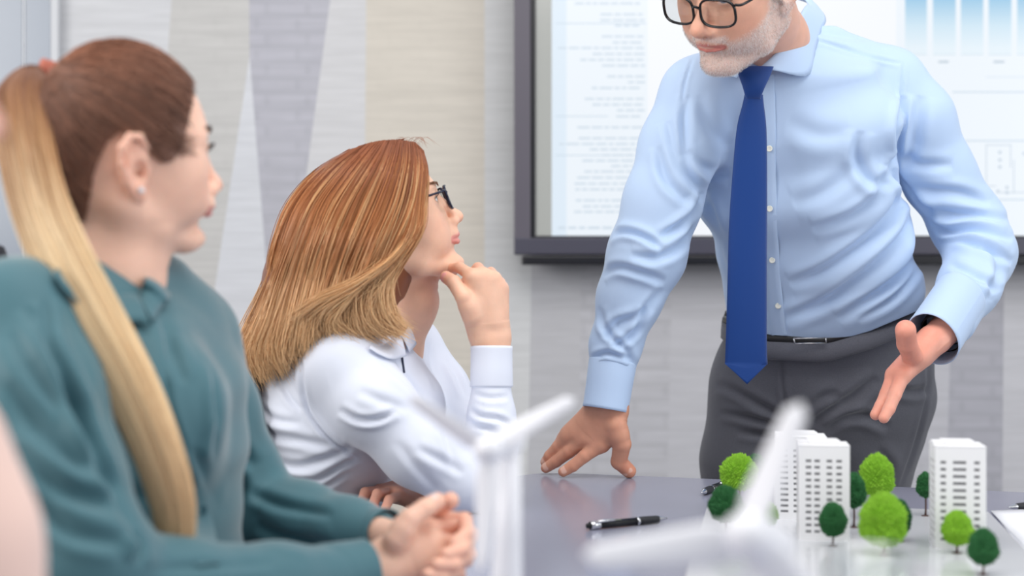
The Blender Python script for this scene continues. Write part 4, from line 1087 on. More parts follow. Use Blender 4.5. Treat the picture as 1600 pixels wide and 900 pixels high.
    # swept-back hair
    poly = [(.2, .2), (.072, .086), (.058, .060), (.046, .036), (.038, .012), (.028, -.002), (.014, -.004), (.004, .022), (-.018, .032), (-.036, .016), (-.046, -.014), (-.050, -.062), (-.2, -.080), (-.2, .2)]
    v, q, c = hair_base(hv, hq, hc, ps, poly, .0035, (116, 80, 64))
    hb = put('hair', v, q, M_HAIR, root, c)
    poly2 = [(x+(.003 if x > 0 else 0), z) for x, z in poly]
    Lr = ps.l(v)[rng.integers(0, len(v), 9000)]+rng.normal(size=(9000, 3))*.0012; dd = (Lr-CRC)/CRR; l0 = np.linalg.norm(dd, axis=1, keepdims=True); dd /= l0; d1 = unit(V3(-.080, 0, .058)/CRR); M = 16; t = np.linspace(0, 1, M)
    om = np.arccos(np.clip(dd@d1, -1, 1))[:, None]
    a = np.sin((1-t)[None]*om)/np.sin(om); b = np.sin(t[None]*om)/np.sin(om)
    D = a[..., None]*dd[:, None]+b[..., None]*d1
    lift = 1.025+.05*np.sin(np.pi*np.minimum(1, t*1.2))[None]*(.5+.5*rng.random((9000, 1)))+.02*(t**3)[None]
    lift = lift*t+np.maximum(l0+.008, 1.0)*(1-t)
    S = CRC+D*CRR*lift[..., None]
    S += .0012*np.sin(t*9+rng.random((9000, 1))*6)[..., None]*rng.normal(size=(9000, 1, 3))
    g = (.55+.75*rng.random((9000, 1, 1)))*(1+.5*(rng.random((9000, 1, 1)) < .12))
    col = lin((144, 101, 80))*g*np.ones((9000, M, 1)); top = sstep(.06, .11, S[..., 2:3]); col = col*(1+.35*top)  # crown strands lightened: the highlight up there is put into the hair colour
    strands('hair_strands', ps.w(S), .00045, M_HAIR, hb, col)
    # fine loose hairs at the temple
    S = []
    for i in range(90):
        r0 = ps.w(V3(.060-.03*rng.random(), -.064+.004*rng.random(), .028-.03*rng.random())); r1 = ps.w(V3(.020, -.078, .020+.01*rng.random()))
        S.append(catmull([r0, (r0+r1)/2+(ps.M@V3(0, -.004, -.006*rng.random())), r1], 7))
    strands('hair_strands', np.array(S), .00030, M_HAIR, hb, np.tile(lin((120, 84, 66)), (len(S), 7, 1)))
    # elastic and ponytail
    sc = W(73, 118, 1.535)
    mb = MB(); ax = unit(V3(-1, -.45, .25)); uu = unit(np.cross(ax, V3(0, 0, 1))); vv = np.cross(ax, uu)
    for k in range(3): mb.tube([sc+ax*(k-1)*.006+.0135*(math.cos(a)*uu+math.sin(a)*vv) for a in np.linspace(0, 2*math.pi, 25)], .0042, 8, caps=False)
    mb.out('hair_tie', M_ELAST, root, label='salmon elastic hair tie')
    sp = np.array([(84, 116, 1.55), (68, 116, 1.53), (46, 120, 1.50), (32, 150, 1.46), (36, 196, 1.43), (44, 250, 1.41), (64, 325, 1.39), (98, 405, 1.365), (152, 505, 1.345), (205, 605, 1.33), (246, 702, 1.325), (270, 785, 1.33), (277, 870, 1.34)], float)
    hw = np.array([11, 13, 26, 42, 46, 46, 48, 50, 49, 46, 42, 38, 32], float)
    M = 40; spc = catmull(sp, M); hwc = catmull(hw[:, None], M)[:, 0]; C3 = np.array([W(*p) for p in spc]); Tg = np.gradient(C3, axis=0); Tg /= np.linalg.norm(Tg, axis=1, keepdims=True)
    side = np.cross(Tg, V3(0, 1, 0)); side /= np.linalg.norm(side, axis=1, keepdims=True); dep = np.cross(side, Tg)
    n = 5200; ph = rng.random(n)*2*math.pi; rho = np.sqrt(rng.random(n))**.7
    cl = rng.integers(0, 34, n); cph = np.linspace(0, 2*math.pi, 34, endpoint=False)[cl]; crr = .35+.65*rng.random(34)[cl]
    t = np.linspace(0, 1, M)[None]; mixk = .35*sstep(.1, .9, t)
    X = (1-mixk)*(rho*np.cos(ph))[:, None]+mixk*(crr*np.cos(cph))[:, None]+.05*np.sin(t*7+cl[:, None])
    Y = (1-mixk)*(rho*np.sin(ph))[:, None]+mixk*(crr*np.sin(cph))[:, None]
    R = (hwc/F*C3[:, 1])[None]
    S = C3[None]+(X*R)[..., None]*side[None]+(Y*R*.62)[..., None]*dep[None]
    Lq = .84+.16*np.sqrt(rng.random((n, 1))); tt_ = t*Lq*(M-1); a_ = np.clip(tt_.astype(int), 0, M-2); f_ = (tt_-a_)[..., None]; ii_ = np.arange(n)[:, None]
    S = S[ii_, a_]*(1-f_)+S[ii_, a_+1]*f_
    c0, c1, c2, c3 = lin((138, 90, 62)), lin((186, 138, 92)), lin((250, 222, 178)), lin((236, 194, 146))
    tt = t[..., None]*np.ones((n, 1, 1)); w1 = sstep(.24, .46, tt+.12*(rng.random((n, 1, 1))-.5)); w2 = sstep(.40, .64, tt+.16*(rng.random((n, 1, 1))-.5)); w3 = sstep(.70, 1.0, tt+.25*(rng.random((n, 1, 1))-.5))*.6
    col = c0*(1-w1)+c1*w1; col = col*(1-w2)+c2*w2; col = col*(1-w3)+c3*w3
    col = col*(.80+.34*rng.random((n, 1, 1)))*(.86+.22*rng.random(34)[cl][:, None, None])
    pt = put('ponytail', *tube_core(C3, hwc/F*C3[:, 1]*.70, side, dep, .60), M_HAIR, root, None if False else np.repeat((c0*(1-sstep(.25, .5, t[0])[:, None])+c2*.8*sstep(.25, .5, t[0])[:, None]), 16, 0))
    strands('hair_strands', S, .00062, M_HAIR, pt, col)
    # blouse
    f = Field(lo, hi, .0040); vol(f, 0, .03); v, q = f.mesh(2); N = vnormals(v, q)
    v = cloth_noise(v, N, .0020, 24, 8)
    v = fold(v, N, [([(70, 470), (80, 540), (110, 620), (150, 700), (190, 770)], 9, 8), ([(100, 560), (120, 650), (160, 740), (205, 810)], 9, 6), ([(45, 480), (60, 520), (75, 560)], 9, 4),
                    ([(20, 520), (60, 590), (110, 650)], 14, 4), ([(15, 600), (70, 680), (150, 740), (230, 790)], 14, 6), ([(30, 700), (90, 760), (170, 790), (235, 830)], 14, 6), ([(60, 770), (110, 830), (190, 850)], 12, 5), ([(205, 830), (222, 850), (215, 880)], 8, 8),
                    ([(255, 480), (268, 540), (285, 600)], 10, 5), ([(335, 560), (342, 640), (338, 720)], 8, 6), ([(300, 700), (330, 760), (345, 800)], 8, 5), ([(350, 640), (372, 700), (400, 730)], 9, 5), ([(345, 730), (375, 760), (350, 800)], 9, 6), ([(390, 770), (440, 790), (520, 805)], 8, 5), ([(400, 820), (450, 840), (520, 850)], 8, 5),
                    ([(265, 520), (258, 620), (285, 720), (300, 830)], 7, 3), ([(180, 520), (170, 600), (180, 680)], 10, 4), ([(240, 890), (330, 885), (430, 880)], 8, 3)], 1.2)
    bl = put('blouse', v, q, M_TEAL, root, label='teal satin blouse with a pointed collar'); N = vnormals(v, q)
    pl = [(226, 480), (232, 540), (240, 600), (265, 680), (300, 760), (318, 820), (325, 880)]; G = []
    for (x, y) in catmull(np.array(pl, float), 26):
        row = []
        for dx in (-19, -16, 0, 16, 19):
            p, nn = surf(v, N, x+dx, y); row.append(p+V3(.3, -1, 0)*(.0005 if abs(dx) == 19 else .0026))
        G.append(row)
    G = np.array(G)
    for _ in range(3): G[1:-1] = (G[:-2]+2*G[1:-1]+G[2:])/4
    mb = MB(); mb.grid(G); mb.out('placket', M_TEAL, bl)
    for x, y in ((236, 591), (270, 694), (316, 799)):
        p, nn = surf(v, N, x, y); button(bl, p+V3(.001, -.0035, 0), (.35, -1, 0), .0060, M_TBUT)
    hN = vnormals(hv, hq)
    collar('collar', neckline(hv, hN, [(112, 404), (128, 424), (150, 441), (176, 453), (204, 459), (214, 462)], .007), neckline(v, N, [(84, 436), (104, 466), (136, 490), (176, 502), (214, 506), (236, 512)], .010), M_TEAL, bl, .0016, sag=.5)
    collar('collar', neckline(hv, hN, [(214, 462), (222, 450), (228, 436)], .006)+[W(228, 420, 1.56)], neckline(v, N, [(238, 508), (252, 484), (262, 466)], .010)+[W(258, 446, 1.60)], M_TEAL, bl, .0016, sag=.3)
    cuff('cuff', W(500, 906, 1.455), W(571, 893, 1.488), .036, .034, M_TEAL, bl)
    cuff('cuff', W(545, 833, 1.655), W(603, 842, 1.618), .036, .034, M_TEAL, bl)
    lower_body(root, V3(-.42, 1.53, .52), V3(-.02, 1.44, .50), V3(0, 1.66, .50), V3(.0, 1.42, .10), V3(.02, 1.68, .10), M_DARKCL, M_SKIN, M_BELT)
    return root

def tube_core(C3, R, side, dep, fl):
    n = 16; V = []
    for i in range(len(C3)):
        for a in np.linspace(0, 2*math.pi, n, endpoint=False): V.append(C3[i]+R[i]*(math.cos(a)*side[i]+fl*math.sin(a)*dep[i]))
    Q = [(i*n+j, i*n+(j+1) % n, (i+1)*n+(j+1) % n, (i+1)*n+j) for i in range(len(C3)-1) for j in range(n)]
    return np.array(V), np.array(Q)

def build_woman_middle():
    root = thing('person', 'seated person with shoulder-length copper blond hair and white shirt, chin resting on a hand', 'person', V3(-.34, 2.3, 0))
    skin = (236, 190, 164)
    ps = Pose((.1145, 0, -.029), W(723, 336, 2.225), 9, 21, 0, 1.0)
    hv, hq, hc = head(ps, [(W(630, 470, 2.24), .050), (W(598, 560, 2.27), .056), (W(580, 620, 2.28), .06)], skin=skin, lip=(220, 146, 136), nose=1.0)
    wr = W(768, 535, 2.17)
    rh = hand(wr, W(760, 434, 2.165)-wr, (.38, -.92, .05), 'R', .96, fw=[[W(*q) for q in g] for g in (
                  ((737, 431, 2.150), (718, 418, 2.172), (706, 420, 2.192), (700, 427, 2.207)), ((754, 428, 2.155), (747, 419, 2.198), (735, 430, 2.215), (726, 441, 2.207)),
                  ((772, 434, 2.165), (767, 426, 2.205), (755, 440, 2.222), (745, 450, 2.212)), ((784, 450, 2.178), (782, 441, 2.212), (771, 453, 2.227), (764, 463, 2.217)))],
              tw=[W(*q) for q in ((738, 493, 2.150), (724, 464, 2.140), (709, 441, 2.150), (697, 433, 2.165))], curls=((14, 58, 40, 20), (4, 70, 80, 40), (0, 74, 85, 40), (-5, 76, 85, 40)),
              thumb=((.74, .60, -.30), (.86, .48, -.18), (.80, .58, -.12)), arm=(W(770, 590, 2.165), .028), skin=skin, nail=(236, 170, 170), palmred=.2, fat=1.02)
    wl = W(668, 776, 2.20)
    lh = hand(wl, (-1, -.20, .10), (-.12, -.42, .90), 'L', .94, fw=[[W(*q) for q in g] for g in (
                  ((578, 770, 2.220), (555, 774, 2.185), (550, 788, 2.172), (556, 797, 2.165)), ((594, 768, 2.195), (571, 770, 2.155), (565, 785, 2.140), (570, 796, 2.132)),
                  ((610, 770, 2.170), (590, 772, 2.130), (583, 788, 2.115), (588, 799, 2.108)), ((624, 775, 2.150), (608, 781, 2.112), (602, 795, 2.100), (606, 804, 2.095)))], curls=((2, 25, 62, 40), (0, 30, 66, 40), (-3, 36, 70, 40), (-6, 42, 74, 40)),
              thumb=((.60, .70, -.40), (.80, .30, -.45), (.90, .0, -.3)), arm=(W(720, 774, 2.28), .028), skin=(228, 172, 150), nail=(236, 176, 172), palmred=.28)
    u = unit(V3(.12, .99, 0))
    T = [(W(588, 560, 2.27), .135, .070, u), (W(555, 600, 2.27), .160, .105, u), (W(522, 650, 2.28), .158, .126, u), (W(505, 710, 2.29), .150, .108, u), (W(495, 780, 2.30), .145, .100, u), (W(480, 880, 2.30), .150, .105, u), (W(465, 980, 2.30), .165, .12, u)]
    RA = [(W(538, 568, 2.13), .058), (W(580, 630, 2.115), .060), (W(650, 700, 2.115), .055), (W(722, 752, 2.13), .047), (W(750, 758, 2.145), .043), (W(766, 700, 2.16), .040), (W(768, 650, 2.165), .0345), (W(768, 595, 2.165), .030)]
    LA = [(W(640, 540, 2.42), .050), (W(690, 610, 2.41), .046), (W(738, 690, 2.40), .044), (W(762, 742, 2.37), .042), (W(735, 766, 2.30), .038), (W(690, 775, 2.235), .031)]
    def vol(f, g, k):
        f.loft([(c, a-g, b-g, q) for c, a, b, q in T], k)
        f.cap(W(600, 520, 2.26), W(588, 565, 2.27), .052-g, .085-g, .04)
        f.cap(W(580, 550, 2.20), W(538, 568, 2.13), .052-g, .056-g, .04); f.cap(W(620, 530, 2.34), W(640, 540, 2.42), .046-g, .050-g, .04)
        f.ell(W(640, 640, 2.22), (.055-g, .055-g, .06-g), .05); f.ell(W(645, 640, 2.34), (.055-g, .055-g, .06-g), .05)
        f.chain([p for p, r in RA], [r-g for p, r in RA], .018); f.chain([p for p, r in LA], [r-g for p, r in LA], .018)
    lo, hi = V3(-.48, 1.98, .52), V3(.06, 2.52, 1.06)
    f = Field(lo, hi, .007); vol(f, .012, .03); cv, cq = f.mesh(0); cc = np.tile(lin(skin), (len(cv), 1))
    V, Q, C = merge([(hv, hq, hc), rh, lh, (cv, cq, cc)])
    put('body', V, Q, M_SKIN, root, C)
    eye(ps, root, (90, 70, 50)); brows(ps, root, (150, 100, 66)); lashes(ps, root)
    glasses(ps, root, mat('navy_acetate', (20, 26, 52), rough=.25), hw=.026, hh=.019, cz=.004, cx=.0995, thick=.0017, flat=1.3)
    # hair: an inner mass and three sheets of locks
    dark = lin((132, 78, 50))
    f = Field(V3(-.50, 2.02, .88), V3(-.03, 2.40, 1.34), .005)
    f.ell(ps.w(CRC), CRR*1.045, 0, M=ps.M)
    f.ell(W(558, 338, 2.20), (Rp(92, 2.2), .080, Rp(90, 2.2)), .03); f.ell(W(560, 400, 2.20), (Rp(92, 2.2), .086, Rp(95, 2.2)), .04)
    f.ell(W(500, 430, 2.20), (Rp(75, 2.2), .083, Rp(100, 2.2)), .05); f.ell(W(572, 462, 2.19), (Rp(48, 2.2), .074, Rp(50, 2.2)), .04); f.cap(W(470, 450, 2.20), W(425, 545, 2.22), .055, .036, .04, flat=(0, 1, 0), ratio=1.5)
    # leave the face and throat free
    f.ell(ps.w((.085, 0, -.03)), (.068, .12, .125), .012, M=ps.M, sub=True)
    f.ell(ps.w((.060, 0, -.150)), (.055, .13, .06), .012, M=ps.M, sub=True)
    v, q = f.mesh(2); hb = put('hair', v, q, M_HAIR, root, np.tile(dark*.9, (len(v), 1)))
    G = [[(660, 236, 2.17), (666, 268, 2.135), (662, 315, 2.112), (655, 360, 2.100), (622, 402, 2.092), (580, 432, 2.088), (535, 452, 2.088), (480, 478, 2.092)],
         [(654, 230, 2.17), (660, 262, 2.13), (656, 312, 2.108), (650, 362, 2.098), (622, 408, 2.092), (602, 450, 2.094), (606, 490, 2.10), (634, 516, 2.115)],
         [(648, 224, 2.17), (652, 262, 2.125), (644, 318, 2.104), (620, 375, 2.094), (592, 428, 2.09), (578, 470, 2.092), (588, 505, 2.10), (622, 524, 2.115)],
         [(632, 221, 2.17), (628, 262, 2.12), (612, 320, 2.10), (588, 378, 2.09), (566, 430, 2.088), (553, 475, 2.09), (560, 508, 2.098), (590, 526, 2.112)],
         [(614, 220, 2.17), (598, 262, 2.12), (572, 320, 2.10), (548, 378, 2.09), (530, 430, 2.088), (520, 475, 2.09), (520, 506, 2.096), (538, 524, 2.104)],
         [(598, 221, 2.17), (570, 262, 2.125), (534, 318, 2.10), (510, 376, 2.09), (494, 432, 2.088), (483, 480, 2.09), (474, 522, 2.096), (468, 552, 2.104)],
         [(580, 224, 2.18), (543, 262, 2.13), (503, 316, 2.105), (480, 376, 2.098), (462, 436, 2.096), (446, 495, 2.10), (434, 548, 2.11), (450, 580, 2.12)],
         [(565, 229, 2.19), (518, 264, 2.145), (476, 316, 2.125), (453, 376, 2.12), (432, 438, 2.12), (414, 498, 2.125), (398, 552, 2.135), (412, 598, 2.145)],
         [(552, 234, 2.20), (500, 268, 2.17), (457, 318, 2.155), (433, 378, 2.155), (424, 440, 2.16), (400, 500, 2.17), (380, 552, 2.18), (384, 598, 2.19)],
         [(546, 235, 2.235), (492, 268, 2.23), (450, 318, 2.23), (430, 378, 2.23), (421, 440, 2.23), (396, 502, 2.23), (375, 552, 2.235), (374, 594, 2.24)]]
    G = np.array([[W(p[0], p[1], p[2]-(.012 if j == 0 else .026 if j < 4 else .012)) for j, p in enumerate(g)] for g in G])
    def sheet(G, n, seed, spread=.0075, M=26, curl=.013, c_hi=.25):
        r = np.random.default_rng(seed); cl = r.random(n//26); u0 = cl[r.integers(0, len(cl), n)]+r.normal(size=n)*.010
        u0 = np.clip(u0, 0, .999)*(len(G)-1); S = np.zeros((n, M, 3))
        rows = catmull(G.transpose(1, 0, 2), M).transpose(1, 0, 2)     # guides x M
        i = u0.astype(int); fr = (u0-i)[:, None, None]; fr = fr*fr*(3-2*fr)*.35+fr*.65
        S = rows[i]*(1-fr)+rows[i+1]*fr
        t = np.linspace(0, 1, M)[None, :, None]
        lay = r.random((n, 1, 1)); S = S+V3(0, 1, 0)*(lay*.022*np.sin(np.minimum(t*3, 1)*1.57))
        k = r.normal(size=(n, 1, 3))*spread*(.10+t**1.5*.9); S = S+k
        cid = (u0*40).astype(int); wob = (np.sin(t*5.5+cid[:, None, None]*1.7)+.5*np.sin(t*10+cid[:, None, None]*2.9))*curl*t*t; S = S+wob*np.array([1, -.4, .15])*(.6+.4*np.sin(cid)[:, None, None])
        L = .80+.22*r.random((n, 1)); tt = np.linspace(0, 1, M)[None]*L*(M-1); a = np.clip(tt.astype(int), 0, M-2); f_ = np.clip(tt-a, 0, 1.2)[..., None]
        S = S[np.arange(n)[:, None], a]*(1-f_)+S[np.arange(n)[:, None], a+1]*f_
        ca, cb, cc_ = lin((140, 80, 50)), lin((194, 128, 78)), lin((250, 206, 156))
        w1 = sstep(.06, .45, t+.25*(r.random((n, 1, 1))-.5)); w2 = sstep(.42, .9, t+.2*(r.random((n, 1, 1))-.5))
        col = ca*(1-w1)+cb*w1; col = col*(1-w2)+cc_*w2
        hi_ = (np.sin(cid*12.9898)*43758.5 % 1 < c_hi)[:, None, None]; col = np.where(hi_, col*(1-.6*sstep(.05, .3, t))+lin((244, 200, 146))*.6*sstep(.05, .3, t), col)
        col = col*(.78+.36*r.random((n, 1, 1)))*(1-.15*lay)
        return S, col
    S, col = sheet(G, 9000, 11); strands('hair_strands', S, .00062, M_HAIR, hb, col)
    SWP = np.array([[W(*p) for p in g] for g in [
        [(660, 238, 2.150), (668, 285, 2.098), (654, 340, 2.078), (618, 398, 2.066), (560, 438, 2.060), (505, 462, 2.062), (455, 492, 2.074)],
        [(656, 232, 2.150), (662, 290, 2.100), (642, 355, 2.076), (600, 412, 2.066), (545, 452, 2.060), (500, 474, 2.062), (470, 498, 2.072)],
        [(650, 226, 2.150), (655, 290, 2.100), (628, 360, 2.076), (580, 425, 2.068), (540, 468, 2.064), (520, 500, 2.068), (540, 520, 2.08)]]])
    S, col = sheet(SWP, 1500, 21, spread=.006, curl=.004, c_hi=.5); strands('hair_strands', S, .00055, M_HAIR, hb, col)
    Gf = G.copy(); Gf[:, :, 1] = 2.215+(2.215-G[:, :, 1]); Gf[:, :, 0] *= Gf[:, :, 1]/G[:, :, 1]*.985
    S, col = sheet(Gf, 2600, 12); strands('hair_strands', S, .0008, M_HAIR, hb, col)
    # crown and back, over the top from one side to the other
    S = []; 
    for i in range(2600):
        uu_ = rng.random(); y0 = -.075+.15*rng.random(); x0 = .070-.12*uu_
        th = y0/.085; p0 = ps.w(V3(x0, .0, .118-.25*(x0+.01)**2*6)+V3(0, y0*.3, .004))
        end = W(445-65*rng.random(), 500+90*rng.random(), 2.215+y0*.9)
        m1 = ps.w(V3(-.075, y0*.9, .100)); m2 = W(440+10*rng.random(), 370, 2.215+y0*1.05)
        S.append(catmull([p0, m1, m2, end], 16))
    S = np.array(S); t = np.linspace(0, 1, 16)[None, :, None]
    col = (lin((124, 72, 46))*(1-t)+lin((196, 146, 100))*t)*(.6+.6*rng.random((len(S), 1, 1)))
    strands('hair_strands', S, .0007, M_HAIR, hb, col)
    # fly-away strands at the crown
    S = []
    for i in range(12):
        x0 = 610+50*rng.random(); p = W(x0, 226, 2.18); S.append(catmull([p, W(x0+8+10*rng.random(), 214, 2.17), W(x0+22+18*rng.random(), 222+10*rng.random(), 2.16)], 8))
    strands('hair_strands', np.array(S), .00020, M_HAIR, hb, np.tile(lin((150, 90, 60)), (12, 8, 1)))
    # shirt
    f = Field(lo, hi, .0038); vol(f, 0, .028); v, q = f.mesh(2); N = vnormals(v, q)
    v = cloth_noise(v, N, .0016, 26, 14)
    v = fold(v, N, [([(470, 560), (474, 610), (486, 650), (520, 690), (560, 715)], 4, 6), ([(400, 630), (430, 655), (470, 662)], 7, 4), ([(395, 660), (430, 680), (480, 690), (530, 700)], 8, 5), ([(425, 720), (470, 728), (520, 712), (550, 700)], 8, 6), ([(440, 745), (490, 752), (530, 728), (562, 712)], 6, 6), ([(455, 770), (500, 762), (545, 735)], 6, 4),
                    ([(530, 640), (560, 655), (590, 655), (620, 642)], 6, 7), ([(560, 610), (600, 628), (640, 640)], 9, 3), ([(650, 700), (690, 720), (725, 740)], 8, 4), ([(620, 690), (660, 740), (700, 780)], 9, 3), ([(690, 650), (700, 690), (712, 730)], 7, 3),
                    ([(735, 640), (752, 650), (780, 655), (798, 665)], 5, 6), ([(738, 665), (765, 672), (795, 690)], 5, 5), ([(742, 700), (770, 706), (792, 722)], 6, 4), ([(740, 615), (765, 622), (795, 620)], 5, 3),
                    ([(700, 560), (716, 590), (728, 620)], 6, 4), ([(655, 510), (668, 560), (680, 610)], 5, 3), ([(440, 600), (455, 625), (470, 640)], 5, 4), ([(590, 560), (640, 600), (672, 640)], 7, 3)], .9, ws=.8)
    bl = put('shirt', v, q, M_WHITE, root, label='white cotton shirt'); N = vnormals(v, q)
    hN = vnormals(hv, hq)
    collar('collar', neckline(hv, hN, [(588, 520), (602, 526), (616, 528), (628, 526)], .006), neckline(v, N, [(578, 545), (596, 556), (614, 562), (634, 556)], .008), M_WHITE, bl, .0016, sag=.3)
    collar('collar', neckline(hv, hN, [(628, 526), (638, 512)], .006)+[W(644, 492, 2.31)], neckline(v, N, [(640, 552), (652, 532)], .008)+[W(658, 500, 2.34)], M_WHITE, bl, .0016, sag=.3)
    mb = MB(); pts = [surf(v, N, x, y)[0]+V3(.001, -.002, 0) for x, y in ((629, 540), (630, 552), (632, 566), (633, 580))]; mb.tube(catmull(pts, 12), .0016, 6); mb.out('placket_edge', mat('navy_trim', (40, 48, 72), rough=.6), bl)
    cuff('cuff', W(768, 606, 2.165), W(768, 541, 2.17), .0325, .0318, M_WHITE, bl, n=40)
    cuff('cuff', W(700, 773, 2.25), W(676, 776, 2.212), .034, .032, M_WHITE, bl)
    mb = MB(); c = W(663, 776, 2.19); ax = unit(V3(-1, -.3, 0)); uu = unit(np.cross(ax, V3(0, 0, 1))); vv = np.cross(ax, uu)
    mb.tube([c+(math.cos(a)*uu*.030+math.sin(a)*vv*.024) for a in np.linspace(0, 2*math.pi, 33)], .002, 8, caps=False); mb.out('bracelet', M_BELT, root, label='thin black bracelet')
    lower_body(root, V3(-.34, 2.30, .52), V3(.08, 2.21, .50), V3(.10, 2.42, .50), V3(.08, 2.2, .10), V3(.10, 2.44, .10), M_DARKCL, M_SKIN, M_BELT)
    return root

def build_near_person():
    root = thing('person', 'blurred person in a pale pink top at the left edge, nearest the camera', 'person', V3(-.48, .80, 0))
    skin = (232, 186, 170); mp = mat('pale_pink_knit', (236, 204, 192), rough=.85, sheen=.3, bump=.2, bscale=300)
    ps = Pose((.1145, 0, -.029), V3(-.312, .872, 1.182), 42, -5, 0, 1.0)
    hv, hq, hc = head(ps, [(V3(-.44, .78, 1.06), .05), (V3(-.50, .79, .98), .056)], h=.0024, skin=skin)
    u = unit(V3(.45, .89, 0))
    T = [(V3(-.535, .79, .98), .15, .07, u), (V3(-.545, .80, .90), .17, .10, u), (V3(-.545, .80, .78), .15, .10, u), (V3(-.55, .80, .60), .16, .12, u)]
    f = Field(V3(-.80, .48, .50), V3(-.22, 1.12, 1.08), .006)
    f.loft(T, .03); f.cap(V3(-.47, .86, .98), W(-140, 720, .86), .05, .05, .05); f.chain([W(-140, 720, .86), W(-82, 850, .86), W(-48, 1010, .86)], [.050, .050, .048], .03)
    f.chain([V3(-.58, .68, .97), V3(-.60, .62, .80), V3(-.46, .66, .66)], [.055, .05, .045], .03)
    f.cap(V3(-.50, .79, 1.0), V3(-.52, .79, .97), .06, .09, .04)
    v, q = f.mesh(2)
    fb = Field(V3(-.80, .48, .50), V3(-.22, 1.12, 1.08), .008); fb.loft([(c, a-.02, b-.02, w_) for c, a, b, w_ in T], .03); bv, bq = fb.mesh(0)
    V, Q, C = merge([(hv, hq, hc), (bv, bq, np.tile(lin(skin), (len(bv), 1)))])
    put('body', V, Q, M_SKIN, root, C); eye(ps, root)
    put('top', v, q, mp, root, label='pale pink knitted top')
    poly = [(.2, .2), (.085, .066), (.06, .03), (.03, .0), (.004, .02), (-.06, -.01), (-.066, -.06), (-.2, -.07), (-.2, .2)]
    a, b, c = hair_base(hv, hq, hc, ps, poly, .006, (90, 62, 48)); put('hair', a, b, M_HAIR, root, c)
    lower_body(root, V3(-.46, .80, .50), V3(-.12, .98, .48), V3(-.20, .74, .48), V3(-.10, 1.0, .10), V3(-.16, .74, .10), M_DARKCL, M_SKIN, M_BELT)
    return root
# ------------------------------------------------------------------ people
build_man(); build_woman_front(); build_woman_middle(); build_near_person()

# ------------------------------------------------------------------ architectural model
M_BOARD = mat('white_gloss_board', (206, 208, 214), rough=.12, spec=.6)
M_MODEL = mat('white_model', (236, 236, 238), rough=.6, bump=.03, bscale=400); M_WINDK = mat('window_shade', (120, 120, 124), rough=.7)
bd = slab('model_board', [(.307, 2.215), (.141, 1.32), (.540, 1.20), (.702, 2.095)], TZ, TZ+.0055, M_BOARD, None, 0, .001, label='white glossy base board under the model buildings and trees', category='board')
BZ = TZ+.0055
def on_board(px, py): D = (CZ-BZ)*F/(py-450); return V3((px-800)/F*D, D, BZ), D
def tower(px, py, wpx, depth, h, yaw, cols, rows, label, side_cols, z0=.006):
    p, D = on_board(px, py); w_ = wpx/F*D
    t = thing('model_building', label, 'model building', p, 'white model tower blocks'); A = rot(yaw)
    P = lambda x, y, z: p+A @ V3(x, y, z)
    mb = MB(); mb.box(P(0, depth/2, h/2-.0005), (w_-.003, depth-.003, h-.002), A); mb.out('core', M_WINDK, t, smooth=False)
    mb = MB(); pitch = (h-.022)/rows; wh = pitch*.42
    def face(x0, x1, fn, cs):       # white wall with real openings: bands between rows, piers between columns
        edges = [x0]+[e for c, hw in cs for e in (c-hw, c+hw)]+[x1]
        def b(a0, a1, z_0, z_1): c, d = fn((a0+a1)/2, a1-a0); mb.box(P(*c[:2], (z_0+z_1)/2), (d[0], d[1], z_1-z_0), A)
        for i in range(0, len(edges), 2): b(edges[i], edges[i+1], 0, h)
        for i in range(1, len(edges)-1, 2):
            zc = .010; b(edges[i], edges[i+1], 0, zc)
            for r in range(rows):
                z_0 = zc+r*pitch+wh; z_1 = zc+(r+1)*pitch if r < rows-1 else h
                b(edges[i], edges[i+1], z_0, z_1)
    tk = .0022
    face(-w_/2, w_/2, lambda a, da: ((a, tk/2), (da, tk)), [(c*w_, hw*w_) for c, hw in cols])
    face(-w_/2, w_/2, lambda a, da: ((a, depth-tk/2), (da, tk)), [(c*w_, hw*w_) for c, hw in cols])
    for s in (-1, 1): face(tk, depth-tk, lambda a, da: ((s*(w_/2-tk/2), a), (tk, da)), [(c*depth, hw*depth) for c, hw in side_cols])
    mb.out('facade', M_MODEL, t, smooth=False, kind='stuff')
    mb = MB(); mb.box(P(0, depth/2, h+.001), (w_+.0006, depth+.0006, .002), A); mb.out('roof', M_MODEL, t, smooth=False, bevel=.0006)
    mb = MB(); mb.box(P(0, depth/2, h+.004), (w_*.62, depth*.86, .005), A); mb.box(P(-w_*.08, depth*.55, h+.0035), (w_*.85, depth*.5, .004), A); mb.out('roof_block', M_MODEL, t, smooth=False, bevel=.0005)
    return t
tower(1252, 812, 78, .055, .1160, -8, [(-.33, .075), (-.10, .05), (.14, .05), (.36, .05)], 12, 'white model tower block furthest back, half hidden behind the one beside it', [(.3, .12), (.7, .12)])
tower(1288, 845, 78, .052, .1225, -8, [(-.31, .055), (-.14, .055), (.10, .055), (.29, .055)], 12, 'white model tower block with four window columns, beside the dark small tree at its foot', [(.3, .12), (.7, .12)])
tower(1501, 858, 77, .056, .1280, -9, [(-.34, .055), (-.02, .13), (.32, .055)], 12, 'white model tower block on the right with three window columns', [(.22, .14), (.55, .14), (.84, .07)])
M_LGREEN = mat('bright_green_foliage', (128, 178, 44), rough=.8, var=.16, vscale=300); M_DGREEN = mat('dark_green_foliage', (38, 98, 52), rough=.8, var=.18, vscale=300)
M_TRUNK = mat('brown_plastic_trunk', (84, 62, 58), rough=.7)
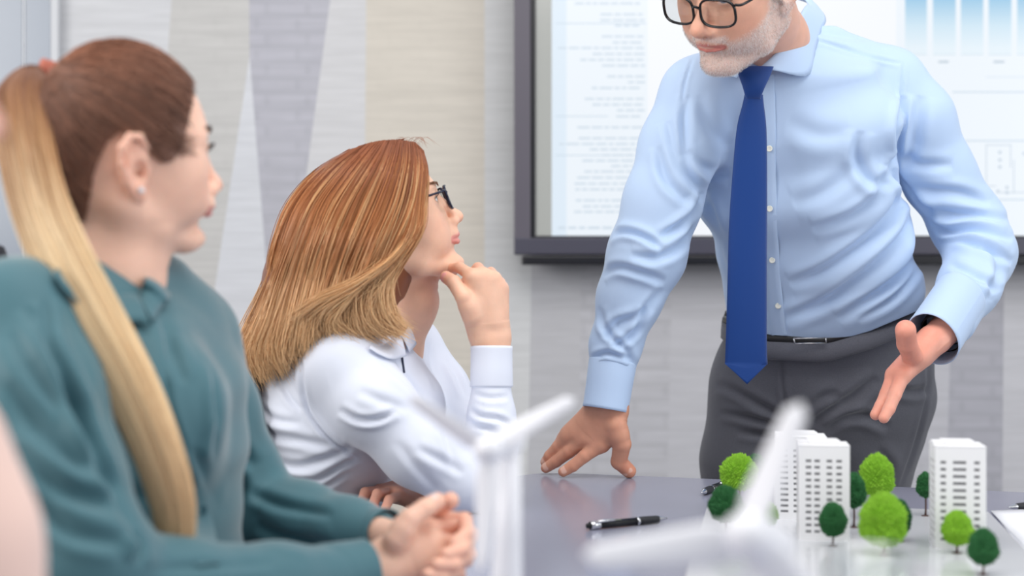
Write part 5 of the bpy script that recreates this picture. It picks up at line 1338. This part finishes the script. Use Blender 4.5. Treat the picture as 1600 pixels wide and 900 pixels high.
def model_tree(cx, top, bot, hw, base_y, kind, label, lean=0, pw=1.0, seed=0):
    p, D = on_board(cx, base_y); r = random.Random(seed*7+1)
    z = lambda y: CZ-(y-450)/F*D
    t = thing('model_tree', label, 'model tree', p, 'bright green model trees' if kind else 'dark green model trees')
    c = V3(p[0]+lean, p[1], (z(top)+z(bot))/2); a = hw/F*D; hgt = (z(top)-z(bot))/2
    mb = MB(); mb.tube(catmull([p+V3(0, 0, .0005), p+V3(.0006, 0, .3*(c[2]-p[2])), V3(c[0], c[1], c[2])], 6), [.0019, .0015, .0014, .0014, .0012, .001], 7)
    mb.lathe(p, [(0, .0016), (.003, .0014), (.0065, .0003), (.0065, 0)], 10)
    for k in range(4): q = k*1.7; b_ = V3(c[0], c[1], c[2]-hgt*.75); mb.tube([b_, b_+V3(math.cos(q)*a*.6, math.sin(q)*a*.6, hgt*.4)], [.0008, .0005], 5)
    mb.out('trunk', M_TRUNK, t)
    mb = MB(); n = int(520*(a/.02)**1.2)+200; ga = math.pi*(3-math.sqrt(5))
    for i in range(n):
        s = 1-2*(i+.5)/n; ph = i*ga; ro = math.sqrt(1-s*s)
        prof = pw*(1.0-.17*s)                       # slightly fuller below the middle
        d = V3(ro*math.cos(ph)*prof, ro*math.sin(ph)*prof, s); wv = 1+.07*math.sin(3*ph+seed)+.05*math.sin(7*s+seed)
        q = c+V3(d[0]*a*wv, d[1]*a*wv, d[2]*hgt)*(.86+.08*r.random()); nn = unit(d*V3(1, 1, a/hgt)+V3(0, 0, .25)); u = unit(np.cross(nn, V3(.1, .2, 1))); w_ = np.cross(nn, u); s_ = a*.125*(.8+.6*r.random()); ln = a*.20*(.7+.7*r.random())
        k0 = r.random()*2; b_ = [q+s_*(math.cos(k0+k*1.2566)*u+math.sin(k0+k*1.2566)*w_) for k in range(5)]
        mb.add(b_+[q+nn*ln+u*s_*.3*(r.random()-.5)], T=[(k, (k+1) % 5, 5) for k in range(5)])
    mb.ball(c, 1, 14, 10, (a*.80, a*.80, hgt*.84))
    mb.out('foliage', M_LGREEN if kind else M_DGREEN, t, smooth=False, kind='stuff')
TR = [(1155, 711, 764, 27, 792, 1, 'bright green round model tree at the far left end of the board'), (1181, 709, 752, 15, 786, 0, 'dark model tree peeping out behind the bright tree at the board\'s far left end'),
      (1133, 760, 814, 25, 832, 0, 'dark model tree in front of the bright one at the board\'s left edge'), (1203, 784, 820, 12, 830, 1, 'small bright model tree at the left foot of the furthest tower block'),
      (1334, 738, 794, 18, 824, 0, 'dark model tree with a tall bare trunk just right of the paired tower blocks'), (1371, 709, 776, 25, 812, 1, 'bright green egg-shaped model tree behind the largest tree'),
      (1381, 771, 853, 34, 867, 1, 'largest bright green model tree, in the middle of the board'), (1406, 780, 836, 17, 846, 0, 'dark model tree mostly hidden behind the largest tree'),
      (1301, 785, 838, 20, 853, 0, 'small dark round model tree in front of the four-column tower block'), (1495, 799, 851, 22.5, 864, 1, 'bright round model tree in front of the right tower block'),
      (1536, 825, 883, 22, 898, 0, 'dark model tree nearest the board\'s right edge, beside the bright round one'), (1446, 737, 778, 13, 806, 0, 'dark tree behind the left edge of the right tower block')]
for i, (cx, top, bot, hw, by, kd, lb) in enumerate(TR): model_tree(cx, top, bot, hw, by, kd, lb, seed=i)

# ------------------------------------------------------------------ toy wind turbines
M_TURB = mat('white_plastic', (240, 241, 246), rough=.35, spec=.5)
def turbine(hub, nac, base_xy, tips, label, rt, rb, bl, hubr):
    t = thing('wind_turbine', label, 'wind turbine model', (base_xy[0], base_xy[1], TZ), 'white toy wind turbines')
    top = nac-V3(0, 0, hubr*.6); b = V3(base_xy[0], base_xy[1], TZ)
    mb = MB(); mb.tube([b+(top-b)*s for s in (0, .33, .66, 1)], [rb, rb*.8+rt*.2, rb*.4+rt*.6, rt], 20); mb.out('tower', M_TURB, t)
    mb = MB(); mb.lathe(b, [(0, .006), (rb*1.2, .0055), (.038, .003), (.040, .0), (0, 0)], 32); mb.out('base', M_TURB, t)
    ax = unit(nac-hub); f = Field(np.minimum(hub, nac)-.04, np.maximum(hub, nac)+.04, .0016)
    f.cap(hub+ax*hubr*1.1, nac+ax*.012, hubr*.95, hubr*.75, .0); v, q = f.mesh(1); put('nacelle', v, q, M_TURB, t)
    f = Field(hub-.04, hub+.04, .0014); f.ell(hub, (hubr, hubr, hubr), 0); f.cap(hub, hub-ax*hubr*.7, hubr*.8, hubr*.35, .005); v, q = f.mesh(1); hb = put('hub', v, q, M_TURB, t)
    for tip in tips:
        d = unit(tip-hub); L = np.linalg.norm(tip-hub); wv = unit(np.cross(d, ax)); G = []
        for s in np.linspace(0, 1, 14):
            ch = bl*(.40+.62*min(1, s*5) if s < .2 else 1.02-.50*(s-.2)/.8); ch *= 1 if s < .93 else math.sqrt(max(.02, 1-((s-.93)/.07)**2)); th = .30*ch
            c = hub+d*L*s+wv*ch*.15; tw = .5*(1-s); a1 = wv*math.cos(tw)+ax*math.sin(tw); a2 = np.cross(d, a1)
            G.append([c+a1*ch*math.cos(q)+a2*th*math.sin(q) for q in np.linspace(0, 2*math.pi, 15)])
        mb = MB(); mb.grid(G); mb.out('blade', M_TURB, t)
    return t
n1 = W(797, 692, 1.155); turbine(W(762, 702, 1.11), n1, (W(786, 900, 1.15)[0], 1.15), [W(899, 624, 1.125), W(640, 618, 1.10), W(750, 892, 1.09)], 'white toy wind turbine in front of the person with the white shirt', .0085, .0150, .0092, .0115)
turbine(W(1168, 838, .845), W(1205, 846, .885), (W(1205, 860, .885)[0], .885), [W(1252, 630, .86), W(912, 868, .83), W(1290, 985, .86)], 'white toy wind turbine nearest the camera, in front of the model board', .008, .013, .0130, .0150)

# ------------------------------------------------------------------ tumbler, pens, papers
M_GLASS = M_LENS
p = V3(xw(1360, 1.24), 1.24, TZ); h = .110
mb = MB(); mb.lathe(p, [(0, .001), (.030, .001), (.032, .003), (.0392, h), (.0380, h), (.0310, .008), (0, .007)], 40); mb.out('tumbler', M_GLASS, None, label='clear glass tumbler at the bottom edge in front of the largest model tree', category='glass')
M_PEN = mat('pen_black', (18, 19, 24), rough=.28); M_GRIP = mat('pen_grip_rubber', (38, 39, 44), rough=.6)
def pen(a, b, label):
    a, b = np.asarray(a), np.asarray(b); L = np.linalg.norm(b-a); ax = unit(b-a)
    t = thing('pen', label, 'pen', a, 'black click pens'); q = lambda s, e: [a+ax*L*s, a+ax*L*e]
    mb = MB(); mb.lathe(a, [(0, .055*L), (.0052, .06*L), (.0056, .3*L), (.0056, .62*L), (0, .62*L)], 18, ax); mb.out('barrel', M_PEN, t)
    mb = MB(); mb.lathe(a, [(0, .64*L), (.0058, .64*L), (.0060, .70*L), (.0056, .86*L), (.0050, .89*L), (0, .89*L)], 18, ax); mb.out('grip', M_GRIP, t)
    mb = MB(); mb.lathe(a, [(.0058, .615*L), (.0062, .62*L), (.0062, .64*L), (.0058, .645*L)], 18, ax); mb.out('ring', M_CHROME, t)
    mb = MB(); mb.lathe(a, [(.0049, .885*L), (.0044, .91*L), (.0014, .98*L), (.0010, L), (0, L)], 16, ax); mb.out('tip', M_CHROME, t)
    mb = MB(); mb.lathe(a, [(0, 0), (.0036, .002), (.0040, .012), (.0040, .055*L), (0, .06*L)], 14, ax); mb.out('push_button', M_PEN, t)
    s = unit(np.cross(ax, V3(0, 0, 1))); s = s if s[1] < 0 else -s; nv = unit(s*.7+V3(0, 0, .7))
    mb = MB(); mb.lathe(a, [(.0056, .055*L), (.0060, .06*L), (.0060, .16*L), (.0057, .165*L)], 18, ax)
    mb.tube([a+ax*L*.10+nv*.0062, a+ax*L*.18+nv*.0085, a+ax*L*.40+nv*.0072], [.0024, .0022, .0016], 8); mb.out('clip', M_CHROME, t, label='chrome clip')
PZ = TZ+.0060
def on_table(px, py, z=PZ): D = (CZ-z)*F/(py-450); return V3((px-800)/F*D, D, z)
pen(on_table(915, 822), on_table(1042, 810), 'black click pen lying in the open on the table between the hand and the turbines')
e = on_table(1096, 770); pen(e+unit(on_table(1140, 752)-e)*.138, e, 'black pen beyond the left end of the model board, tip towards the table\'s open side')
e = on_table(1576, 793); pen(e+V3(.12, .055, 0), e, 'pen whose silver tip shows at the right edge, beyond the papers')
M_PAPER = mat('white_paper', (238, 240, 246), rough=.8)
for k, (pts, lb) in enumerate([([(1548, 798), (1600, 853), (1720, 850), (1660, 796)], 'white sheet of paper on top at the right edge of the picture'), ([(1556, 806), (1600, 862), (1740, 880), (1690, 806)], 'lower white sheet of paper under the top sheet at the right edge')]):
    z = TZ+.0016*(2-k); G = [on_table(x, y, z) for x, y in pts]; 
    mb = MB(); g = np.array([[G[0]*(1-u)*(1-v)+G[3]*u*(1-v)+G[1]*(1-u)*v+G[2]*u*v+V3(0, 0, .0008*math.sin(u*3)*(1-k)) for u in np.linspace(0, 1, 8)] for v in np.linspace(0, 1, 8)]); mb.grid(g)
    mb.out('paper_sheet', M_PAPER, None, solid=.0006, label=lb, category='paper', group='papers at the right edge')
